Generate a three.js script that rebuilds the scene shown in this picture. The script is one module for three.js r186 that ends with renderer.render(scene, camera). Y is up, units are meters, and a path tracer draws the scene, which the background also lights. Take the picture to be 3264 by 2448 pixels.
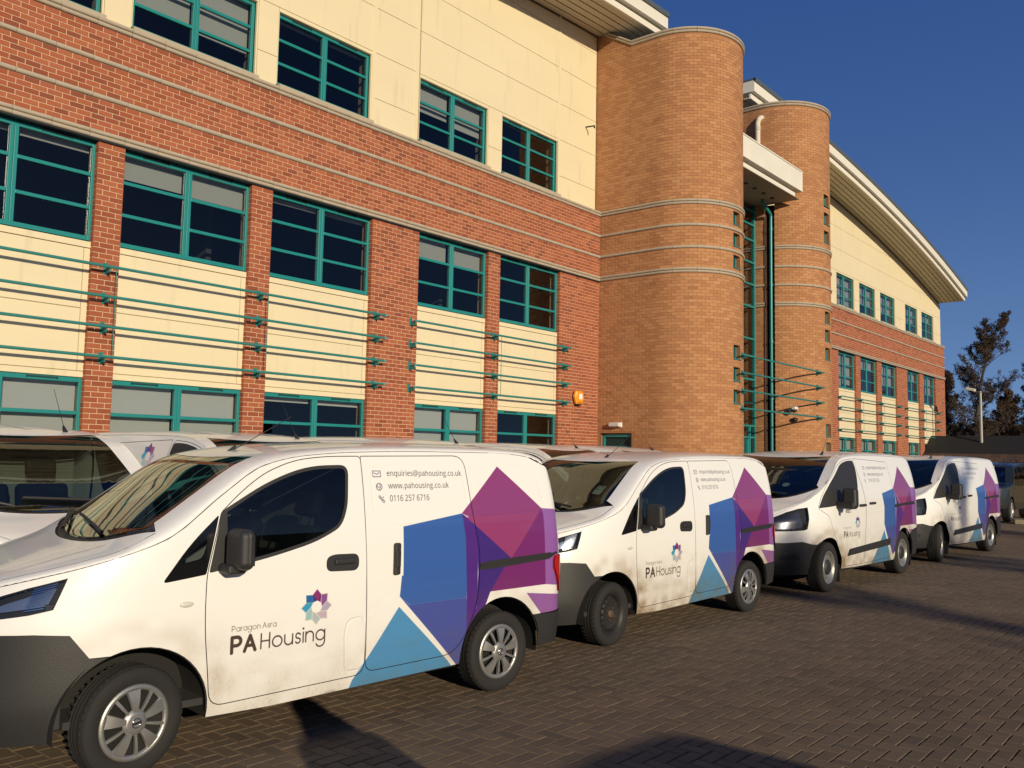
import * as THREE from 'three';
import { mergeGeometries, mergeVertices, toCreasedNormals } from 'three/addons/utils/BufferGeometryUtils.js';
import { RoundedBoxGeometry } from 'three/addons/geometries/RoundedBoxGeometry.js';
import { MarchingCubes } from 'three/addons/objects/MarchingCubes.js';

// ---------- camera, sky, sun, exposure ----------
const scene = new THREE.Scene();
const camera = new THREE.PerspectiveCamera(47.687, 1024 / 768, 0.05, 2000);
camera.position.set(0, 1.781, 12.214);
{
  const r = new THREE.Vector3(0.650512, 0.019108, 0.759256), f = new THREE.Vector3(0.755818, 0.081975, -0.64963);
  r.normalize(); f.addScaledVector(r, -f.dot(r)).normalize();
  const u = new THREE.Vector3().crossVectors(r, f);
  camera.quaternion.setFromRotationMatrix(new THREE.Matrix4().makeBasis(r, u, f.clone().negate()));
}
scene.add(camera);
const renderer = new THREE.WebGLRenderer({ antialias: true });
renderer.setSize(1024, 768);
renderer.toneMapping = THREE.LinearToneMapping;
renderer.toneMappingExposure = 1.0;
renderer.shadowMap.enabled = true;

const SUN_EL = 15.3, SUN_AZ = 22;                     // degrees; azimuth from the facade normal towards -x
const sunDir = new THREE.Vector3(-Math.sin(SUN_AZ * Math.PI / 180) * Math.cos(SUN_EL * Math.PI / 180), Math.sin(SUN_EL * Math.PI / 180), Math.cos(SUN_AZ * Math.PI / 180) * Math.cos(SUN_EL * Math.PI / 180));
const sun = new THREE.DirectionalLight(new THREE.Color().setRGB(1.0, 0.86, 0.62), 4.2);
sun.name = 'sun';
sun.position.copy(sunDir).multiplyScalar(120).add(new THREE.Vector3(20, 0, 5));
sun.target.position.set(20, 0, 5);
sun.castShadow = true;
Object.assign(sun.shadow.camera, { left: -60, right: 60, top: 40, bottom: -40, near: 1, far: 300 });
sun.shadow.mapSize.set(4096, 4096);
scene.add(sun, sun.target);
{
  const W = 512, H = 256, data = new Float32Array(W * H * 4);
  const zen = [0.012, 0.045, 0.19], mid = [0.038, 0.115, 0.345], hor = [0.19, 0.33, 0.55];
  for (let j = 0; j < H; j++) {
    const up = ((j + 0.5) / H - 0.5) * Math.PI, y = Math.sin(up);
    for (let i = 0; i < W; i++) {
      const ro = ((i + 0.5) / W - 0.5) * 2 * Math.PI, x = Math.cos(ro) * Math.cos(up), z = Math.sin(ro) * Math.cos(up);
      const c = x * sunDir.x + y * sunDir.y + z * sunDir.z, glow = Math.pow(Math.max(0, c), 5) * 0.75 + Math.pow(Math.max(0, c), 40) * 1.5;
      const o = (j * W + i) * 4, e = Math.max(0, y);
      for (let k = 0; k < 3; k++) {
        const a = Math.exp(-e / 0.17), b = Math.exp(-e / 0.5);
        let v = hor[k] * a + (1 - a) * (mid[k] * b + zen[k] * (1 - b));
        v += [0.34, 0.30, 0.26][k] * glow * (0.35 + 0.65 * Math.exp(-e / 0.5));
        if (y < 0) v = v * Math.exp(y * 14) * 0.5 + [0.05, 0.045, 0.04][k] * (1 - Math.exp(y * 14));
        data[o + k] = v;
      }
      data[o + 3] = 1;
    }
  }
  const t = new THREE.DataTexture(data, W, H, THREE.RGBAFormat, THREE.FloatType);
  t.mapping = THREE.EquirectangularReflectionMapping; t.magFilter = THREE.LinearFilter; t.minFilter = THREE.LinearFilter; t.needsUpdate = true;
  scene.background = t; scene.environment = t;
}

// ---------- helpers ----------
const PI = Math.PI;
function mulberry(a) { return () => { a |= 0; a = a + 0x6D2B79F5 | 0; let t = Math.imul(a ^ a >>> 15, 1 | a); t = t + Math.imul(t ^ t >>> 7, 61 | t) ^ t; return ((t ^ t >>> 14) >>> 0) / 4294967296; }; }
const V3 = (x, y, z) => new THREE.Vector3(x, y, z);
const lerp = (a, b, t) => a + (b - a) * t, clamp = (x, a, b) => Math.min(b, Math.max(a, x));
function smooth(a, b, x) { const t = clamp((x - a) / (b - a), 0, 1); return t * t * (3 - 2 * t); }
function interp(pts, x) {                              // piecewise linear with light smoothing
  if (x <= pts[0][0]) return pts[0][1];
  for (let i = 1; i < pts.length; i++) if (x <= pts[i][0]) { const t = (x - pts[i - 1][0]) / (pts[i][0] - pts[i - 1][0]); return lerp(pts[i - 1][1], pts[i][1], t); }
  return pts[pts.length - 1][1];
}
function curveFn(pts) {                                // monotone cubic through points (x ascending)
  const n = pts.length, d = [], m = [];
  for (let i = 0; i < n - 1; i++) d.push((pts[i + 1][1] - pts[i][1]) / (pts[i + 1][0] - pts[i][0]));
  m[0] = d[0]; m[n - 1] = d[n - 2];
  for (let i = 1; i < n - 1; i++) m[i] = d[i - 1] * d[i] <= 0 ? 0 : 2 * d[i - 1] * d[i] / (d[i - 1] + d[i]);
  return (x) => {
    if (x <= pts[0][0]) return pts[0][1];
    if (x >= pts[n - 1][0]) return pts[n - 1][1];
    let i = 0; while (x > pts[i + 1][0]) i++;
    const h = pts[i + 1][0] - pts[i][0], t = (x - pts[i][0]) / h, t2 = t * t, t3 = t2 * t;
    return (2 * t3 - 3 * t2 + 1) * pts[i][1] + (t3 - 2 * t2 + t) * h * m[i] + (-2 * t3 + 3 * t2) * pts[i + 1][1] + (t3 - t2) * h * m[i + 1];
  };
}
const used = {};
function numbered(n) { const k = used[n] = (used[n] ?? -1) + 1; return k ? n + '_' + String(k).padStart(3, '0') : n; }
function merge(gs) {
  gs = [].concat(gs).filter(Boolean);
  if (gs.length === 1) return gs[0];
  gs = gs.map((g) => { g = g.index ? g.toNonIndexed() : g; for (const k of Object.keys(g.attributes)) if (!['position', 'normal', 'uv'].includes(k)) g.deleteAttribute(k); if (!g.attributes.uv) g.setAttribute('uv', new THREE.BufferAttribute(new Float32Array(g.attributes.position.count * 2), 2)); if (!g.attributes.normal) g.computeVertexNormals(); return g; });
  return mergeGeometries(gs);
}
function part(parent, name, gs, mat, label) {
  const m = new THREE.Mesh(merge(gs), mat); m.name = name; m.castShadow = m.receiveShadow = true;
  if (label) m.userData.label = label;
  parent.add(m); return m;
}
function thing(name, label, category, group, pos) {
  const o = new THREE.Group(); o.name = numbered(name); o.userData = { label, category }; if (group) o.userData.group = group;
  if (pos) o.position.set(...pos); scene.add(o); return o;
}
function structure(name, gs, mat) { const m = part(scene, numbered(name), gs, mat); m.userData = { kind: 'structure' }; return m; }
function box(x0, x1, y0, y1, z0, z1, uvm) {
  const g = new THREE.BoxGeometry(x1 - x0, y1 - y0, z1 - z0); g.translate((x0 + x1) / 2, (y0 + y1) / 2, (z0 + z1) / 2);
  if (uvm !== 0) boxUV(g); return g;
}
function boxUV(g) {                                    // uv in metres from the dominant axis
  const p = g.attributes.position, n = g.attributes.normal, uv = new Float32Array(p.count * 2);
  for (let i = 0; i < p.count; i++) {
    const ax = Math.abs(n.getX(i)), ay = Math.abs(n.getY(i)), az = Math.abs(n.getZ(i));
    if (ay >= ax && ay >= az) { uv[2 * i] = p.getX(i); uv[2 * i + 1] = p.getZ(i); } else if (az >= ax) { uv[2 * i] = p.getX(i); uv[2 * i + 1] = p.getY(i); } else { uv[2 * i] = p.getZ(i); uv[2 * i + 1] = p.getY(i); }
  }
  g.setAttribute('uv', new THREE.BufferAttribute(uv, 2)); return g;
}
function cbox(x0, x1, y0, y1, z0, z1, b = 0.006) {     // chamfered box
  const g = new RoundedBoxGeometry(x1 - x0, y1 - y0, z1 - z0, 1, Math.min(b, (x1 - x0) / 2.1, (y1 - y0) / 2.1, (z1 - z0) / 2.1));
  g.translate((x0 + x1) / 2, (y0 + y1) / 2, (z0 + z1) / 2); return boxUV(g);
}
function tube(pts, r, seg = 8, n = 0, closed = false) {
  const c = pts.length === 2 ? new THREE.LineCurve3(V3(...pts[0]), V3(...pts[1])) : new THREE.CatmullRomCurve3(pts.map((p) => V3(...p)), closed);
  return new THREE.TubeGeometry(c, n || (pts.length === 2 ? 1 : pts.length * 5), r, seg, closed);
}
function rod(a, b, r0, r1 = r0, seg = 10) {            // tapered closed cylinder between two points
  const A = V3(...a), B = V3(...b), g = new THREE.CylinderGeometry(r1, r0, A.distanceTo(B), seg);
  g.applyQuaternion(new THREE.Quaternion().setFromUnitVectors(V3(0, 1, 0), B.clone().sub(A).normalize()));
  g.translate((A.x + B.x) / 2, (A.y + B.y) / 2, (A.z + B.z) / 2); return g;
}
function quadStrip(rows, uvf) {                        // rows: array of arrays of Vector3 (grid); both sides render
  const R = rows.length, C = rows[0].length, pos = [], uv = [], idx = [];
  rows.forEach((r, i) => r.forEach((p, j) => { pos.push(p.x, p.y, p.z); const w = uvf ? uvf(i, j, p) : [j / (C - 1), i / (R - 1)]; uv.push(w[0], w[1]); }));
  for (let i = 0; i < R - 1; i++) for (let j = 0; j < C - 1; j++) { const a = i * C + j, b = a + 1, c = a + C, d = c + 1; idx.push(a, b, d, a, d, c); }
  const g = new THREE.BufferGeometry(); g.setAttribute('position', new THREE.Float32BufferAttribute(pos, 3)); g.setAttribute('uv', new THREE.Float32BufferAttribute(uv, 2)); g.setIndex(idx); g.computeVertexNormals(); return g;
}
function sweep(profile, path, closedProfile = true) {  // profile: [out, y]; path: [x, z, nx, nz] ; flat-shaded rings with caps
  const P = closedProfile ? [...profile, profile[0]] : profile, gs = [];
  const rows = path.map(([x, z, nx, nz]) => P.map(([o, y]) => V3(x + nx * o, y, z + nz * o)));
  let g = quadStrip(rows);
  g = toCreasedNormals(g, 0.7); gs.push(g);
  if (closedProfile) for (const e of [0, path.length - 1]) {
    const [x, z, nx, nz] = path[e], sh = new THREE.ShapeGeometry(new THREE.Shape(profile.map((p) => new THREE.Vector2(p[0], p[1]))));
    const q = sh.attributes.position; for (let i = 0; i < q.count; i++) { const o = q.getX(i), y = q.getY(i); q.setXYZ(i, x + nx * o, y, z + nz * o); }
    sh.computeVertexNormals(); gs.push(sh);
  }
  return merge(gs);
}
// textures
function noiseTex(w, h, f, srgb, rx = 1, ry = 1) {
  const d = new Uint8Array(w * h * 4);
  for (let y = 0; y < h; y++) for (let x = 0; x < w; x++) { const c = f(x, y), o = (y * w + x) * 4; if (Array.isArray(c)) { d[o] = c[0]; d[o + 1] = c[1]; d[o + 2] = c[2]; } else d[o] = d[o + 1] = d[o + 2] = c; d[o + 3] = 255; }
  const t = new THREE.DataTexture(d, w, h); t.wrapS = t.wrapT = THREE.RepeatWrapping; t.magFilter = THREE.LinearFilter; t.minFilter = THREE.LinearFilter; t.repeat.set(rx, ry); if (srgb) t.colorSpace = THREE.SRGBColorSpace; t.needsUpdate = true; return t;
}
function makeTileNoise(seed, n) {                      // tiling value noise
  const R = mulberry(seed), g = new Float32Array(n * n).map(() => R());
  return (x, y) => { const xi = Math.floor(x), yi = Math.floor(y), fx = x - xi, fy = y - yi, s = fx * fx * (3 - 2 * fx), t = fy * fy * (3 - 2 * fy), a = (i, j) => g[((j % n + n) % n) * n + ((i % n + n) % n)]; return lerp(lerp(a(xi, yi), a(xi + 1, yi), s), lerp(a(xi, yi + 1), a(xi + 1, yi + 1), s), t); };
}
const tn = makeTileNoise(5, 64);
const fbm = (x, y, base = 8, oct = 4) => { let s = 0, a = 0.5, f = base / 64 * 1; for (let i = 0; i < oct; i++) { s += a * tn(x * base * 2 ** i + i * 7, y * base * 2 ** i + i * 3); a *= 0.5; } return s / (1 - 0.5 ** oct); };  // x,y in 0..1; tiles when base*2^i divides 64
const rgb = (r, g, b) => new THREE.Color().setRGB(r, g, b);
const std = (c, roughness = 0.8, o = {}) => new THREE.MeshStandardMaterial({ color: c, roughness, ...o });
const grainBump = noiseTex(256, 256, (x, y) => 255 * (0.5 * fbm(x / 256, y / 256, 16, 3) + 0.5 * tn(x * 0.9, y * 0.9)));
const mottle = noiseTex(512, 512, (x, y) => { const v = 0.86 + 0.14 * fbm(x / 512, y / 512, 4, 5); return 255 * v; });
const withRepeat = (t, rx, ry) => { const c = t.clone(); c.repeat.set(rx, ry); c.needsUpdate = true; return c; };
// stains run downwards: streaky vertical noise for the cream cladding
const creamTex = noiseTex(1024, 512, (x, y) => {
  const s = fbm(x / 1024, y / 512, 4, 4), st = tn(x / 9, y / 90) * tn(x / 31, y / 160 + 9), k = smooth(0.35, 0.8, st) * 0.07 + (s - 0.5) * 0.07;
  return [255 * clamp(0.965 - k, 0, 1), 255 * clamp(0.965 - k * 1.05, 0, 1), 255 * clamp(0.965 - k * 1.1, 0, 1)];
}, false, 1 / 6, 1 / 3);
const M = {
  cream: std(rgb(0.735, 0.635, 0.42), 0.62, { map: creamTex, bumpMap: withRepeat(grainBump, 1, 1), bumpScale: 0.0006 }),
  creamJoint: std(rgb(0.30, 0.23, 0.12), 0.9),
  teal: new THREE.MeshPhysicalMaterial({ color: rgb(0.012, 0.21, 0.205), roughness: 0.38, clearcoat: 0.25, clearcoatRoughness: 0.3 }),
  tealRail: std(rgb(0.022, 0.19, 0.175), 0.5, { bumpMap: withRepeat(grainBump, 4, 4), bumpScale: 0.0008 }),
  black: std(rgb(0.012, 0.012, 0.013), 0.5),
  vent: std(rgb(0.006, 0.035, 0.035), 0.6),
  mortar: std(rgb(0.62, 0.43, 0.28), 0.95, { bumpMap: withRepeat(grainBump, 6, 6), bumpScale: 0.002 }),
  mortarBuff: std(rgb(0.36, 0.17, 0.075), 0.95, { bumpMap: withRepeat(grainBump, 6, 6), bumpScale: 0.002 }),
  stone: std(rgb(0.44, 0.37, 0.28), 0.85, { map: withRepeat(mottle, 0.7, 0.7), bumpMap: withRepeat(grainBump, 3, 3), bumpScale: 0.0015 }),
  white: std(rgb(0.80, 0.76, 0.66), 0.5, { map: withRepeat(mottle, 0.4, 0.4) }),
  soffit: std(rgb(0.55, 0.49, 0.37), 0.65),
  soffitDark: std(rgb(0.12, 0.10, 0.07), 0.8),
  flash: std(rgb(0.13, 0.15, 0.17), 0.45, { metalness: 0.4 }),
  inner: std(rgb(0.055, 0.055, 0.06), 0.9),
  blind: std(rgb(0.50, 0.49, 0.44), 0.8),
  paleBlind: std(rgb(0.68, 0.66, 0.60), 0.8),
  glass: new THREE.MeshPhysicalMaterial({ color: rgb(0.62, 0.66, 0.68), roughness: 0.0, transmission: 1, thickness: 0, ior: 1.55 }),
};
// ---------- ground: herringbone block paving ----------
const camPos = camera.position;
camera.updateMatrixWorld(true); camera.updateProjectionMatrix();
const viewMat = new THREE.Matrix4().multiplyMatrices(camera.projectionMatrix, camera.matrixWorld.clone().invert());
function inFrame(p, m = 0.03) { const q = p.clone().applyMatrix4(viewMat); return q.z < 1 && Math.abs(q.x) < 1 + m && Math.abs(q.y) < 1 + m; }
{
  const bedT = noiseTex(512, 512, (x, y) => { const v = fbm(x / 512, y / 512, 16, 3); return [60 + 40 * v, 48 + 34 * v, 36 + 26 * v]; }, true, 1, 1);
  const far = noiseTex(1024, 1024, (x, y) => {        // blocks beyond the built ones: 2.4 m tile of the same herringbone
    const s = 1024 / 24, cx = Math.floor(x / s), cy = Math.floor(y / s), fx = x / s - cx, fy = y / s - cy, k = ((cx - cy) % 4 + 4) % 4;
    const e = 0.055; let edge = false;
    if (k === 0) edge = fx < e || fy < e || fy > 1 - e; else if (k === 1) edge = fx > 1 - e || fy < e || fy > 1 - e; else if (k === 3) edge = fy < e || fx < e || fx > 1 - e; else edge = fy > 1 - e || fx < e || fx > 1 - e;
    const id = k === 0 ? cx * 31 + cy * 17 : k === 1 ? (cx - 1) * 31 + cy * 17 : k === 3 ? cx * 31 + cy * 17 + 5 : cx * 31 + (cy - 1) * 17 + 5;
    const t = 0.8 + 0.35 * (Math.sin(id * 12.9898) * 43758.5453 % 1 + 1) % 1 * 0.6, g = 0.9 + 0.2 * tn(x * 0.7, y * 0.7);
    return edge ? [60, 46, 32] : [102 * t * g, 83 * t * g, 62 * t * g];
  }, true, 1 / 2.4, 1 / 2.4);
  const ground = new THREE.Group(); ground.name = 'paved_ground'; ground.userData = { kind: 'structure' }; scene.add(ground);
  const X0 = 0.4, X1 = 34, Z0 = 5.2, Z1 = 11.6;
  part(ground, 'bedding_sand', [box(X0 - 0.1, X1 + 0.1, -0.12, -0.012, Z0 - 0.1, Z1 + 0.1)], std(rgb(0.035, 0.026, 0.018), 1, { bumpMap: withRepeat(grainBump, 4, 4), bumpScale: 0.004 }));
  const fm = std(0xffffff, 0.9, { map: far, bumpMap: far, bumpScale: 0.004 });
  const ring = [box(-60, X0 - 0.1, -0.2, -0.002, -60, 60), box(X1 + 0.1, 260, -0.2, -0.002, -120, 120), box(X0 - 0.1, X1 + 0.1, -0.2, -0.002, -60, Z0 - 0.1), box(X0 - 0.1, X1 + 0.1, -0.2, -0.002, Z1 + 0.1, 60)];
  ring.forEach((g) => part(ground, 'paving', [g], fm));
  part(ground, 'far_land', [box(-1500, 1800, -0.6, -0.25, -1500, 1500)], std(rgb(0.06, 0.055, 0.035), 1));
  // one block: chamfered top
  const L = 0.2, Wd = 0.1, gp = 0.0025, ch = 0.007, gx = L / 2 - gp, gz = Wd / 2 - gp;
  const mk = (seed) => {
    const R = mulberry(seed), top = [], j = () => (R() - 0.5) * 0.0016;
    const lo = [[-gx, -gz], [gx, -gz], [gx, gz], [-gx, gz]], hi = lo.map(([x, z]) => [x - Math.sign(x) * ch + j(), z - Math.sign(z) * ch + j()]);
    const pos = [], add = (a, b, c) => pos.push(...a, ...b, ...c);
    const H = hi.map(([x, z]) => [x, j() * 0.6, z]), E = lo.map(([x, z]) => [x, -0.006, z]), B = lo.map(([x, z]) => [x, -0.02, z]);
    add(H[0], H[2], H[1]); add(H[0], H[3], H[2]);
    for (let i = 0; i < 4; i++) { const k = (i + 1) % 4; add(H[i], H[k], E[k]); add(H[i], E[k], E[i]); add(E[i], E[k], B[k]); add(E[i], B[k], B[i]); }
    const g = new THREE.BufferGeometry(); g.setAttribute('position', new THREE.Float32BufferAttribute(pos, 3)); g.computeVertexNormals(); boxUV(g); return g;
  };
  const blocks = [mk(1), mk(2), mk(3)];
  const blockGrain = noiseTex(256, 256, (x, y) => { const v = 0.72 + 0.3 * tn(x * 0.8, y * 0.8) * tn(x * 0.31 + 4, y * 0.31) + 0.22 * (tn(x * 1.7, y * 1.7) > 0.86 ? 1 : 0); return 255 * clamp(v, 0, 1); }, false, 3, 3);
  const R = mulberry(77), tones = [];
  for (let i = 0; i < 7; i++) { const k = 0.8 + 0.4 * i / 6; tones.push(rgb(0.150 * k + 0.004 * (i % 3), 0.106 * k, 0.064 * k)); }
  const mats = tones.map((c) => std(c, 0.95, { map: blockGrain, bumpMap: blockGrain, bumpScale: 0.0018 }));
  const list = [];
  for (let cx = 4; cx < X1 * 10; cx++) for (let cz = Math.round(Z0 * 10); cz < Z1 * 10; cz++) {
    const k = ((cx - cz) % 4 + 4) % 4; let x, z, r;
    if (k === 0) { x = (cx + 1) * 0.1; z = (cz + 0.5) * 0.1; r = 0; } else if (k === 3) { x = (cx + 0.5) * 0.1; z = (cz + 1) * 0.1; r = PI / 2; } else continue;
    const dirt = fbm((x % 6.4) / 6.4, (z % 6.4) / 6.4, 8, 3), p = V3(x, 0, z);
    list.push({ x, z, r: r + (R() < 0.5 ? PI : 0), tx: (R() - 0.5) * 0.012, tz: (R() - 0.5) * 0.012, y: (R() - 0.5) * 0.0025, tone: clamp(Math.floor(R() * 5 + dirt * 4 - 1), 0, 6), v: Math.floor(R() * 3), d: p.distanceTo(camPos), f: inFrame(p) });
  }
  list.sort((a, b) => (b.f - a.f) || a.d - b.d);
  const rest = [[], [], []], o = new THREE.Object3D();
  list.forEach((b, i) => {
    o.position.set(b.x, b.y, b.z); o.rotation.set(b.tx, b.r, b.tz); o.updateMatrix();
    if (i < 300) { const m = part(ground, 'paving_block', [blocks[b.v]], mats[b.tone]); m.geometry = blocks[b.v]; m.position.copy(o.position); m.rotation.copy(o.rotation); } else rest[b.v].push([o.matrix.clone(), b.tone]);
  });
  const wm = std(0xffffff, 0.95, { map: blockGrain, bumpMap: blockGrain, bumpScale: 0.0018 });
  rest.forEach((r, v) => {
    const im = new THREE.InstancedMesh(blocks[v], wm, r.length); im.name = 'paving_field'; im.userData = { kind: 'stuff' };
    r.forEach(([m, t], i) => { im.setMatrixAt(i, m); im.setColorAt(i, tones[t]); });
    im.castShadow = im.receiveShadow = true; ground.add(im);
  });
}
// ---------- the office building ----------
const bld = thing('office_building', 'three storey red brick and cream office building with two round buff brick towers', 'building');
const archY = (x) => 12.55 - (x - 23.2) ** 2 / 256;      // underside of the arched eaves
const Y0 = 6.229, CRS = 0.075, MOD = 0.1975;
const redTones = [[0.36, 0.098, 0.040], [0.33, 0.085, 0.035], [0.39, 0.112, 0.047], [0.30, 0.078, 0.034], [0.37, 0.105, 0.05], [0.41, 0.125, 0.055], [0.26, 0.068, 0.033]].map((c) => rgb(...c));
const buffTones = [[0.47, 0.225, 0.098], [0.44, 0.208, 0.092], [0.50, 0.245, 0.11], [0.42, 0.19, 0.083], [0.48, 0.23, 0.098], [0.53, 0.27, 0.128], [0.37, 0.165, 0.072]].map((c) => rgb(...c));
const brickGrain = noiseTex(256, 256, (x, y) => 255 * clamp(0.8 + 0.2 * tn(x * 0.5, y * 0.5) - 0.22 * (tn(x * 0.21 + 8, y * 0.4) > 0.8 ? tn(x, y) : 0), 0, 1), false, 5, 5);
function brickGeo(len, seed) {
  const R = mulberry(seed), j = () => (R() - 0.5) * 0.003, a = len / 2, b = 0.0325, ch = 0.003, d = 0.014, pos = [], add = (p, q, r) => pos.push(...p, ...q, ...r);
  const lo = [[-a, -b], [a, -b], [a, b], [-a, b]], F = lo.map(([x, y]) => [x - Math.sign(x) * ch + j() * 0.6, y - Math.sign(y) * ch + j() * 0.6, j() * 0.4]), B = lo.map(([x, y]) => [x, y, -d]), E = lo.map(([x, y]) => [x + j() * 0.3, y, -0.0035]);
  add(F[0], F[1], F[2]); add(F[0], F[2], F[3]);
  for (let i = 0; i < 4; i++) { const k = (i + 1) % 4; add(F[i], E[k], F[k]); add(F[i], E[i], E[k]); add(E[i], B[k], E[k]); add(E[i], B[i], B[k]); }
  const g = new THREE.BufferGeometry(); g.setAttribute('position', new THREE.Float32BufferAttribute(pos, 3)); g.computeVertexNormals(); return boxUV(g);
}
const FULL = 0.1875, HALF = 0.0885, brickG = { f: [1, 2, 3, 4].map((s) => brickGeo(FULL, s)), h: [5, 6].map((s) => brickGeo(HALF, s)) };
const redBricks = [], buffBricks = [];
const bR = mulberry(11);
// a course-by-course stretcher bond on a straight wall from (xa,za) to (xb,zb); faces to the left of the direction when seen from above (normal given)
function layBricks(list, xa, za, xb, zb, nx, nz, y0, courses, skip, ends = true) {
  const len = Math.hypot(xb - xa, zb - za), n = Math.max(1, Math.round((len + 0.01) / MOD)), mod = (len + 0.01) / n, ux = (xb - xa) / len, uz = (zb - za) / len, ry = Math.atan2(nx, nz), sx = mod / MOD;
  for (let c = 0; c < courses; c++) {
    const y = y0 + (c + 0.5) * CRS, odd = c % 2;
    const put = (s, half) => {
      if (skip && skip(s, y)) return;
      const k = bR(), patch = fbm(((xa + ux * s) % 8 + 8) / 8 % 1, (y % 8) / 8, 8, 3);
      list.push({ x: xa + ux * s, y, z: za + uz * s, ry, half, sx, tone: clamp(Math.floor(k * 6 + patch * 5 - 2.2 + (bR() < 0.04 ? 2 : 0)), 0, 6), g: Math.floor(bR() * (half ? 2 : 4)), nx, nz });
    };
    if (!odd || ends === 'solid') for (let i = 0; i < n; i++) put((i + 0.5) * mod - 0.005, false);
    else { if (ends) { put(mod / 4 - 0.005 + 0.0, true); put(len - mod / 4 + 0.005 - 0.0, true); } for (let i = 1; i < n; i++) put(i * mod - 0.005, false); }
  }
}
const cores = [], coresBuff = [];
const stones = [];                                       // coping and string course stones: [geometry]
const rollProfile = (y0, h, out) => { const p = [[-0.06, y0]]; for (let i = 0; i <= 8; i++) { const a = -PI / 2 + PI * i / 8; p.push([out - h / 2 * 0.9 + Math.cos(a) * h / 2 * 0.9, y0 + h / 2 + Math.sin(a) * h / 2]); } p.push([-0.06, y0 + h]); return p; };
const doubleProfile = (y0, h, out) => { const p = [[-0.16, y0]], r = h / 4; for (const [b, o] of [[y0, out - 0.012], [y0 + h / 2, out]]) for (let i = 0; i <= 7; i++) { const a = -PI / 2 + PI * i / 7; p.push([o - r * 0.9 + Math.cos(a) * r * 0.9, b + r + Math.sin(a) * r * 0.97]); } p.push([-0.16, y0 + h]); return p; };
function stoneRun(name, prof, x0, x1, z, len = 0.497, off = 0) {
  for (let x = x0; x < x1 - 0.01;) { const e = Math.min(x1, x === x0 && off ? x0 + off : x + len); part(bld, name, [sweep(prof, [[x + 0.003, z, 0, 1], [e - 0.003, z, 0, 1]])], M.stone); x = e; }
  part(bld, 'mortar_bed', [box(x0, x1, Math.min(...prof.map((p) => p[1])) + 0.006, Math.max(...prof.map((p) => p[1])) - 0.012, z - 0.05, z + 0.008)], M.creamJoint);
}
// --- windows ---
function glassPane(w, x0, x1, y0, y1, z, k) {
  const g = new THREE.PlaneGeometry(x1 - x0, y1 - y0, 3, 2), p = g.attributes.position, R = mulberry(k * 97 + 3);
  const a = (R() - 0.5) * 0.004, b = (R() - 0.5) * 0.004;
  for (let i = 0; i < p.count; i++) p.setZ(i, a * p.getX(i) + b * p.getY(i));
  g.computeVertexNormals(); g.translate((x0 + x1) / 2, (y0 + y1) / 2, z); part(w, 'pane', [g], M.glass);
}
let wk = 0;
function makeWindow(x0, x1, y0, y1, z, rows, blinds, opt = {}) {
  const w = new THREE.Group(); w.name = 'window'; bld.add(w); wk++;
  const f = 0.055, d = 0.07, m = (x0 + x1) / 2, t = 0.05, fr = [], bar = (a, b, c, e, zz = z, dd = d) => fr.push(cbox(a, b, c, e, zz - dd, zz, 0.006));
  bar(x0, x0 + f, y0, y1); bar(x1 - f, x1, y0, y1); bar(m - 0.055, m - 0.0015, y0 + f + 0.004, y1 - f - 0.004); bar(m + 0.0015, m + 0.055, y0 + f + 0.004, y1 - f - 0.004);
  bar(x0 + f, x1 - f, y0, y0 + f + 0.01); bar(x0 + f, x1 - f, y1 - f - 0.01, y1);
  const ys = [y0 + f + 0.01, ...rows, y1 - f - 0.01];
  for (const r of rows) for (const [a, b] of [[x0 + f, m - 0.055], [m + 0.055, x1 - f]]) bar(a, b, r - t / 2, r + t / 2, z - 0.004, d - 0.01);
  part(w, 'frame', fr, M.teal);
  for (const [a, b] of [[x0 + f, m - 0.055], [m + 0.055, x1 - f]]) {
    for (let i = 0; i < ys.length - 1; i++) glassPane(w, a, b, ys[i] + (i ? t / 2 : 0) - 0.002, ys[i + 1] - (i < ys.length - 2 ? t / 2 : 0) + 0.002, z - 0.038, wk * 13 + i + (a > m ? 7 : 0));
    const c = (a + b) / 2; part(w, 'vent', [cbox(c - 0.19, c + 0.19, y1 - 0.035, y1 - 0.012, z - 0.004, z + 0.012, 0.004), box(c - 0.2, c - 0.185, y1 - 0.04, y1 - 0.008, z - 0.004, z + 0.016), box(c + 0.185, c + 0.2, y1 - 0.04, y1 - 0.008, z - 0.004, z + 0.016)], M.vent);
  }
  (blinds || []).forEach(([side, drop, pale]) => {       // roller blinds behind the panes
    const [a, b] = side ? [m + 0.035, x1 - f + 0.02] : [x0 + f - 0.02, m - 0.035];
    part(w, 'blind', [box(a, b, y1 - drop, y1 - 0.03, z - 0.16, z - 0.155), cbox(a, b, y1 - drop - 0.014, y1 - drop + 0.012, z - 0.166, z - 0.149, 0.006)], pale ? M.paleBlind : M.blind);
  });
  if (opt.sill) part(w, 'sill', [cbox(x0 - 0.02, x1 + 0.06, y0 - 0.035, y0 - 0.004, z - 0.03, z + 0.075, 0.004)], M.black);
  return w;
}
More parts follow.
